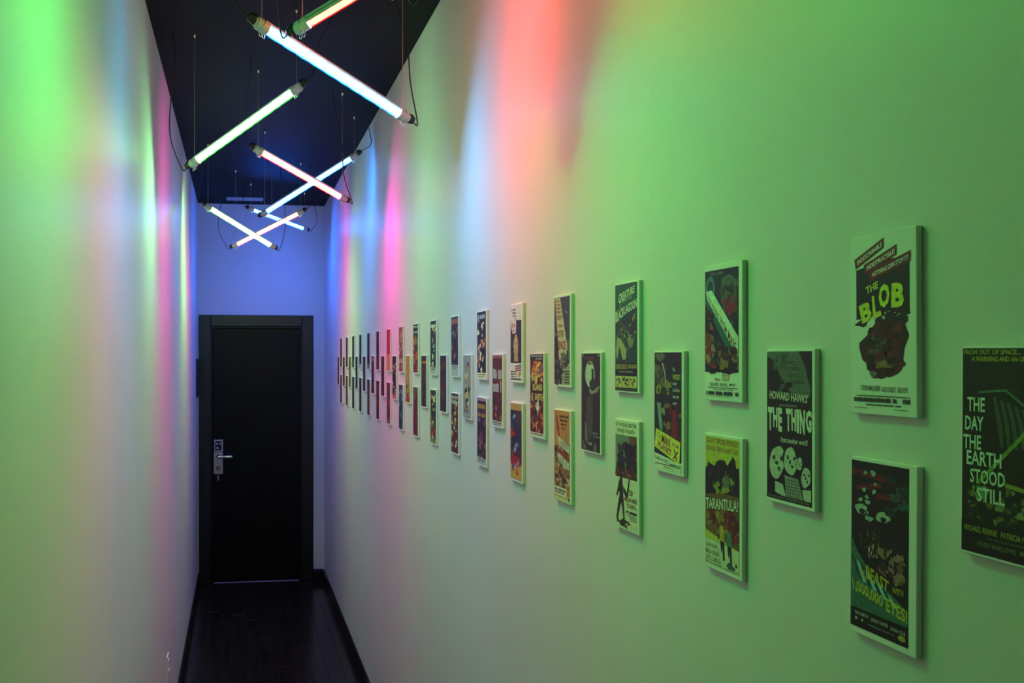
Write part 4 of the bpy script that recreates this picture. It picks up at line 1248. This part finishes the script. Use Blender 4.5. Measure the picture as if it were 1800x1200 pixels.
def generic(bg, bands, inks, seed, title=None, foot=None):
    """small far poster: ground colour, colour bands (y0, y1, colour), loose shapes, small-print rows"""
    def f(a):
        a.rect(0.02, 0.018, 0.92, 0.975, bg)
        for y0, y1, c in bands:
            a.rect(0.02, y0, 0.92, y1, c)
        if inks: a.scatter(0.1, 0.12, 0.84, 0.9, inks, 34, seed, (0.05, 0.13), (0.015, 0.06))
        if title:
            for k, (y0, y1, c) in enumerate(title):
                a.dashes(0.08, y0, 0.86, y1, c, seed + k, 0.8, 1)
        if foot:
            a.rect(0.02, foot[0], 0.92, 0.975, foot[1])
            a.dashes(0.08, foot[0] + 0.015, 0.86, foot[0] + 0.035, K['darkgrey'], seed + 9)
            a.dashes(0.08, foot[0] + 0.05, 0.7, foot[0] + 0.062, K['darkgrey'], seed + 10)
    return f


k = K
TOP = [
    (art_mass, 'white poster with a dark red ragged mass and yellow lettering, top row, nearest'),
    (art_beam, 'dark blue poster crossed by a white slanting beam with red letters, top row'),
    (art_lagoon, 'dark teal poster with curved cream lettering and three yellow boxes, top row'),
    (art_wedge, 'grey purple poster with a pale wedge carrying red words, top row'),
    (art_portrait, 'white poster with a dark block and a tan oval in it, top row'),
    (generic(k['night'], [], [k['flesh'], k['cream'], k['orange'], k['night'], srgb(60, 36, 60)], 21, [(0.06, 0.12, k['palegrey'])], (0.9, k['cream'])), 'dark purple poster with orange and cream shapes, top row'),
    (generic(srgb(48, 30, 56), [(0.05, 0.14, srgb(150, 92, 60))], [srgb(70, 34, 54), srgb(150, 110, 110), srgb(44, 28, 52), srgb(96, 40, 50)], 22, None, (0.8, k['palegrey'])), 'dark purple poster with a pale grey foot and brown heading, top row'),
    (generic(srgb(40, 46, 56), [], [k['ochre'], k['cream'], k['darkteal'], srgb(52, 56, 62), k['grey']], 23, [(0.08, 0.14, k['white'])], (0.86, k['palegrey'])), 'dark poster with ochre and cream shapes and a white foot, top row'),
    (generic(srgb(42, 36, 52), [(0.32, 0.43, srgb(160, 120, 60)), (0.55, 0.97, srgb(150, 44, 44))], [srgb(44, 34, 48), k['orange'], k['red']], 24, [(0.05, 0.09, k['palegrey']), (0.15, 0.19, k['palegrey'])]), 'dark poster with tan band and red lower half, top row'),
    (generic(srgb(140, 80, 66), [], [k['brown'], k['flesh'], k['darkred'], k['palegrey']], 25, [(0.7, 0.8, k['palegrey'])]), 'rust brown poster with pale streaks, top row'),
    (generic(srgb(160, 20, 48), [(0.6, 0.97, srgb(196, 140, 60))], [], 26), 'plain crimson poster with ochre lower part, top row'),
    (generic(srgb(50, 38, 60), [(0.62, 0.97, srgb(110, 34, 44))], [srgb(90, 50, 60), srgb(52, 36, 56)], 27), 'dark violet poster turning maroon below, top row'),
    (generic(srgb(38, 36, 66), [], [srgb(48, 40, 60), srgb(60, 56, 80)], 28, None, (0.86, k['grey'])), 'navy poster with grey foot, fifth in the top row from the door'),
    (generic(srgb(36, 34, 54), [], [srgb(60, 60, 76), srgb(40, 40, 54)], 29, None, (0.86, k['palegrey'])), 'black blue poster with pale foot, fourth in the top row from the door'),
    (generic(srgb(36, 36, 48), [(0.7, 0.97, srgb(84, 70, 66))], [srgb(50, 50, 58)], 30), 'black poster with grey brown foot, third in the top row from the door'),
    (generic(srgb(40, 30, 40), [], [srgb(70, 40, 44), srgb(46, 36, 46)], 31), 'nearly black poster, second in the top row from the door'),
    (generic(srgb(58, 24, 36), [], [srgb(80, 30, 40), srgb(48, 26, 36)], 32), 'dark maroon poster, nearest the door in the top row'),
]
MID = [
    (art_earth, 'black poster with stacked white words, cut off by the right edge of the frame'),
    (art_faces, 'black poster with large white title over pale ovals, middle row'),
    (art_parallelogram, 'dark purple poster with a slanted yellow title block, middle row'),
    (art_moon, 'dark plum poster with a pale moon disc, middle row'),
    (art_island, 'red poster with yellow stepped words, middle row'),
    (generic(srgb(96, 36, 44), [(0.02, 0.06, srgb(150, 90, 90))], [k['darkred'], k['darkbrown'], k['ochre'], srgb(70, 30, 50)], 41, [(0.2, 0.34, k['palegrey']), (0.4, 0.52, k['palegrey'])], (0.91, k['palegrey'])), 'maroon poster with tall grey letters, middle row'),
    (generic(srgb(150, 150, 150), [], [k['darkbrown'], k['ochre'], k['black'], k['yellow'], k['palegrey']], 42, None, (0.93, k['palegrey'])), 'pale grey poster with black and ochre shapes, middle row'),
    (generic(srgb(60, 36, 56), [], [srgb(120, 40, 44), srgb(150, 80, 56), srgb(60, 34, 54), srgb(70, 40, 70)], 43), 'dark plum poster with a rust streak, middle row'),
    (generic(srgb(70, 42, 46), [(0.12, 0.16, k['orange']), (0.24, 0.29, k['brown'])], [srgb(90, 40, 44), srgb(60, 36, 50), srgb(120, 60, 44)], 44), 'dark brown poster with an orange bar on top, middle row'),
    (generic(srgb(180, 140, 70), [(0.78, 0.97, srgb(160, 60, 56))], [k['ochre'], k['darkbrown'], k['sand']], 45), 'golden poster with red foot, middle row'),
    (generic(srgb(44, 30, 44), [], [k['sand'], srgb(60, 40, 50), srgb(120, 50, 60)], 46, None, (0.88, k['pink'])), 'black poster with sand coloured curls and pink foot, middle row'),
    (generic(srgb(84, 34, 60), [], [srgb(110, 44, 60), srgb(60, 34, 56)], 47), 'wine red poster, seventh in the middle row from the door'),
    (generic(srgb(70, 34, 64), [(0.06, 0.14, srgb(150, 140, 150)), (0.84, 0.97, srgb(40, 24, 56))], [srgb(100, 40, 60)], 48), 'purple poster with pale top patch, sixth in the middle row from the door'),
    (generic(srgb(66, 44, 52), [], [srgb(40, 30, 40), srgb(84, 60, 60)], 49), 'dusky brown poster, fifth in the middle row from the door'),
    (generic(srgb(40, 44, 42), [(0.9, 0.97, srgb(96, 96, 84))], [srgb(60, 60, 50), srgb(34, 34, 36)], 50), 'dark green grey poster, fourth in the middle row from the door'),
    (generic(srgb(110, 90, 50), [], [srgb(80, 60, 40), srgb(140, 110, 60)], 51), 'olive brown poster, third in the middle row from the door'),
    (generic(srgb(54, 26, 34), [], [srgb(80, 36, 36), srgb(44, 24, 34)], 52), 'dark wine poster, second in the middle row from the door'),
    (generic(srgb(96, 56, 40), [], [srgb(70, 40, 40), srgb(120, 70, 44)], 53), 'brown poster, nearest the door in the middle row'),
]
LOW = [
    (art_stripes, 'dark poster with teal stripes and yellow lettering, bottom row, nearest'),
    (art_humps, 'yellow poster with black humps and a white title, bottom row'),
    (art_silhouette, 'cream poster with a dark picture block over a black leaning shape, bottom row'),
    (art_orange, 'orange poster with slanted white bands, bottom row'),
    (generic(srgb(50, 46, 70), [(0.02, 0.1, srgb(190, 150, 80)), (0.78, 0.97, srgb(200, 160, 80))], [srgb(60, 70, 110), k['paleblue'], k['darkred'], srgb(44, 34, 56), k['red']], 61, [(0.68, 0.8, k['red'])]), 'blue black poster with mustard top and foot, bottom row'),
    (generic(srgb(48, 34, 52), [(0.02, 0.06, srgb(170, 120, 130))], [srgb(150, 90, 110), srgb(120, 60, 90), srgb(60, 40, 60)], 62, [(0.1, 0.17, k['ochre']), (0.24, 0.29, k['ochre'])], (0.88, k['palegrey'])), 'dark plum poster with mauve shapes and ochre heading, bottom row'),
    (generic(srgb(96, 44, 44), [], [k['ochre'], k['darkred'], k['yellow'], k['night'], k['palegrey']], 63, [(0.05, 0.1, k['palegrey']), (0.13, 0.18, k['palegrey'])]), 'rust red poster with yellow shapes and white heading, bottom row'),
    (generic(srgb(60, 56, 50), [(0.68, 0.86, srgb(140, 50, 50))], [k['cream'], k['olive'], k['black'], k['ochre']], 64, None, (0.88, srgb(150, 140, 100))), 'dark olive poster with cream shapes and red block, bottom row'),
    (generic(srgb(120, 34, 54), [(0.02, 0.25, srgb(110, 80, 76))], [srgb(150, 44, 56), srgb(80, 30, 44)], 65), 'raspberry red poster with brownish top, bottom row'),
    (generic(srgb(30, 56, 86), [(0.02, 0.1, srgb(84, 34, 60)), (0.15, 0.22, k['teal'])], [k['darkteal'], k['paleblue'], srgb(30, 44, 76)], 66), 'deep blue poster, bottom row'),
    (generic(srgb(110, 40, 60), [], [srgb(150, 70, 80), srgb(70, 34, 50)], 67, None, (0.9, k['grey'])), 'rose brown poster with grey foot, bottom row'),
    (generic(srgb(84, 34, 44), [(0.02, 0.1, srgb(44, 28, 44))], [srgb(120, 50, 50), srgb(60, 30, 44), srgb(140, 80, 50)], 68), 'maroon poster with black top, bottom row'),
    (generic(srgb(96, 56, 54), [(0.02, 0.25, srgb(44, 40, 76))], [srgb(120, 70, 56), srgb(70, 44, 50)], 69), 'brown poster with navy top, fifth in the bottom row from the door'),
    (generic(srgb(60, 26, 44), [], [srgb(80, 36, 50), srgb(46, 24, 40)], 70), 'dark plum poster, fourth in the bottom row from the door'),
    (generic(srgb(40, 28, 40), [], [srgb(60, 38, 44)], 71), 'black brown poster, third in the bottom row from the door'),
    (generic(srgb(84, 56, 46), [], [srgb(110, 70, 50), srgb(60, 40, 40)], 72), 'tan brown poster, second in the bottom row from the door'),
    (generic(srgb(70, 34, 44), [], [srgb(90, 44, 46), srgb(54, 30, 40)], 73), 'wine brown poster, nearest the door in the bottom row'),
]
board = MB()
board.box((-PTH, -PWD / 2, -PHT / 2), (0, PWD / 2, PHT / 2), 0, 0.0008)
proto = board.build('poster_board', M_BOARD)
board_mesh = proto.data
bpy.data.objects.remove(proto)


def poster(fn, label, y_far, z, group, tilt):
    o = bpy.data.objects.new('wall_poster', board_mesh)
    COL.objects.link(o)
    o.location = (XR, y_far - PWD / 2, z)
    o.rotation_euler = (math.radians(tilt), 0, 0)
    tag(o, label, 'poster', group)
    a = Art()
    fn(a)
    me = bpy.data.meshes.new('printed_sheet')
    me.from_pydata(a.v, [], a.f)
    me.materials.append(M_PRINT)
    ca = me.color_attributes.new('Col', 'FLOAT_COLOR', 'CORNER')
    cols = []
    for p, c in zip(me.polygons, a.c):
        cols += list(c) * p.loop_total
    ca.data.foreach_set('color', cols)
    me.update()
    s = bpy.data.objects.new('printed_sheet', me)
    COL.objects.link(s)
    s.parent = o
    return o


rt = random.Random(3)
PITCH = 0.2696
for n, (fn, lab) in enumerate(TOP):
    poster(fn, lab, 0.785 + PITCH * n, 0.0379, 'posters in the top row on the right wall', rt.uniform(-0.5, 0.5))
for n, (fn, lab) in enumerate(MID):
    poster(fn, lab, 0.653 + PITCH * n, -0.0901, 'posters in the middle row on the right wall', rt.uniform(-0.5, 0.5))
for n, (fn, lab) in enumerate(LOW):
    poster(fn, lab, 0.785 + PITCH * n, -0.2159, 'posters in the bottom row on the right wall', rt.uniform(-0.5, 0.5))
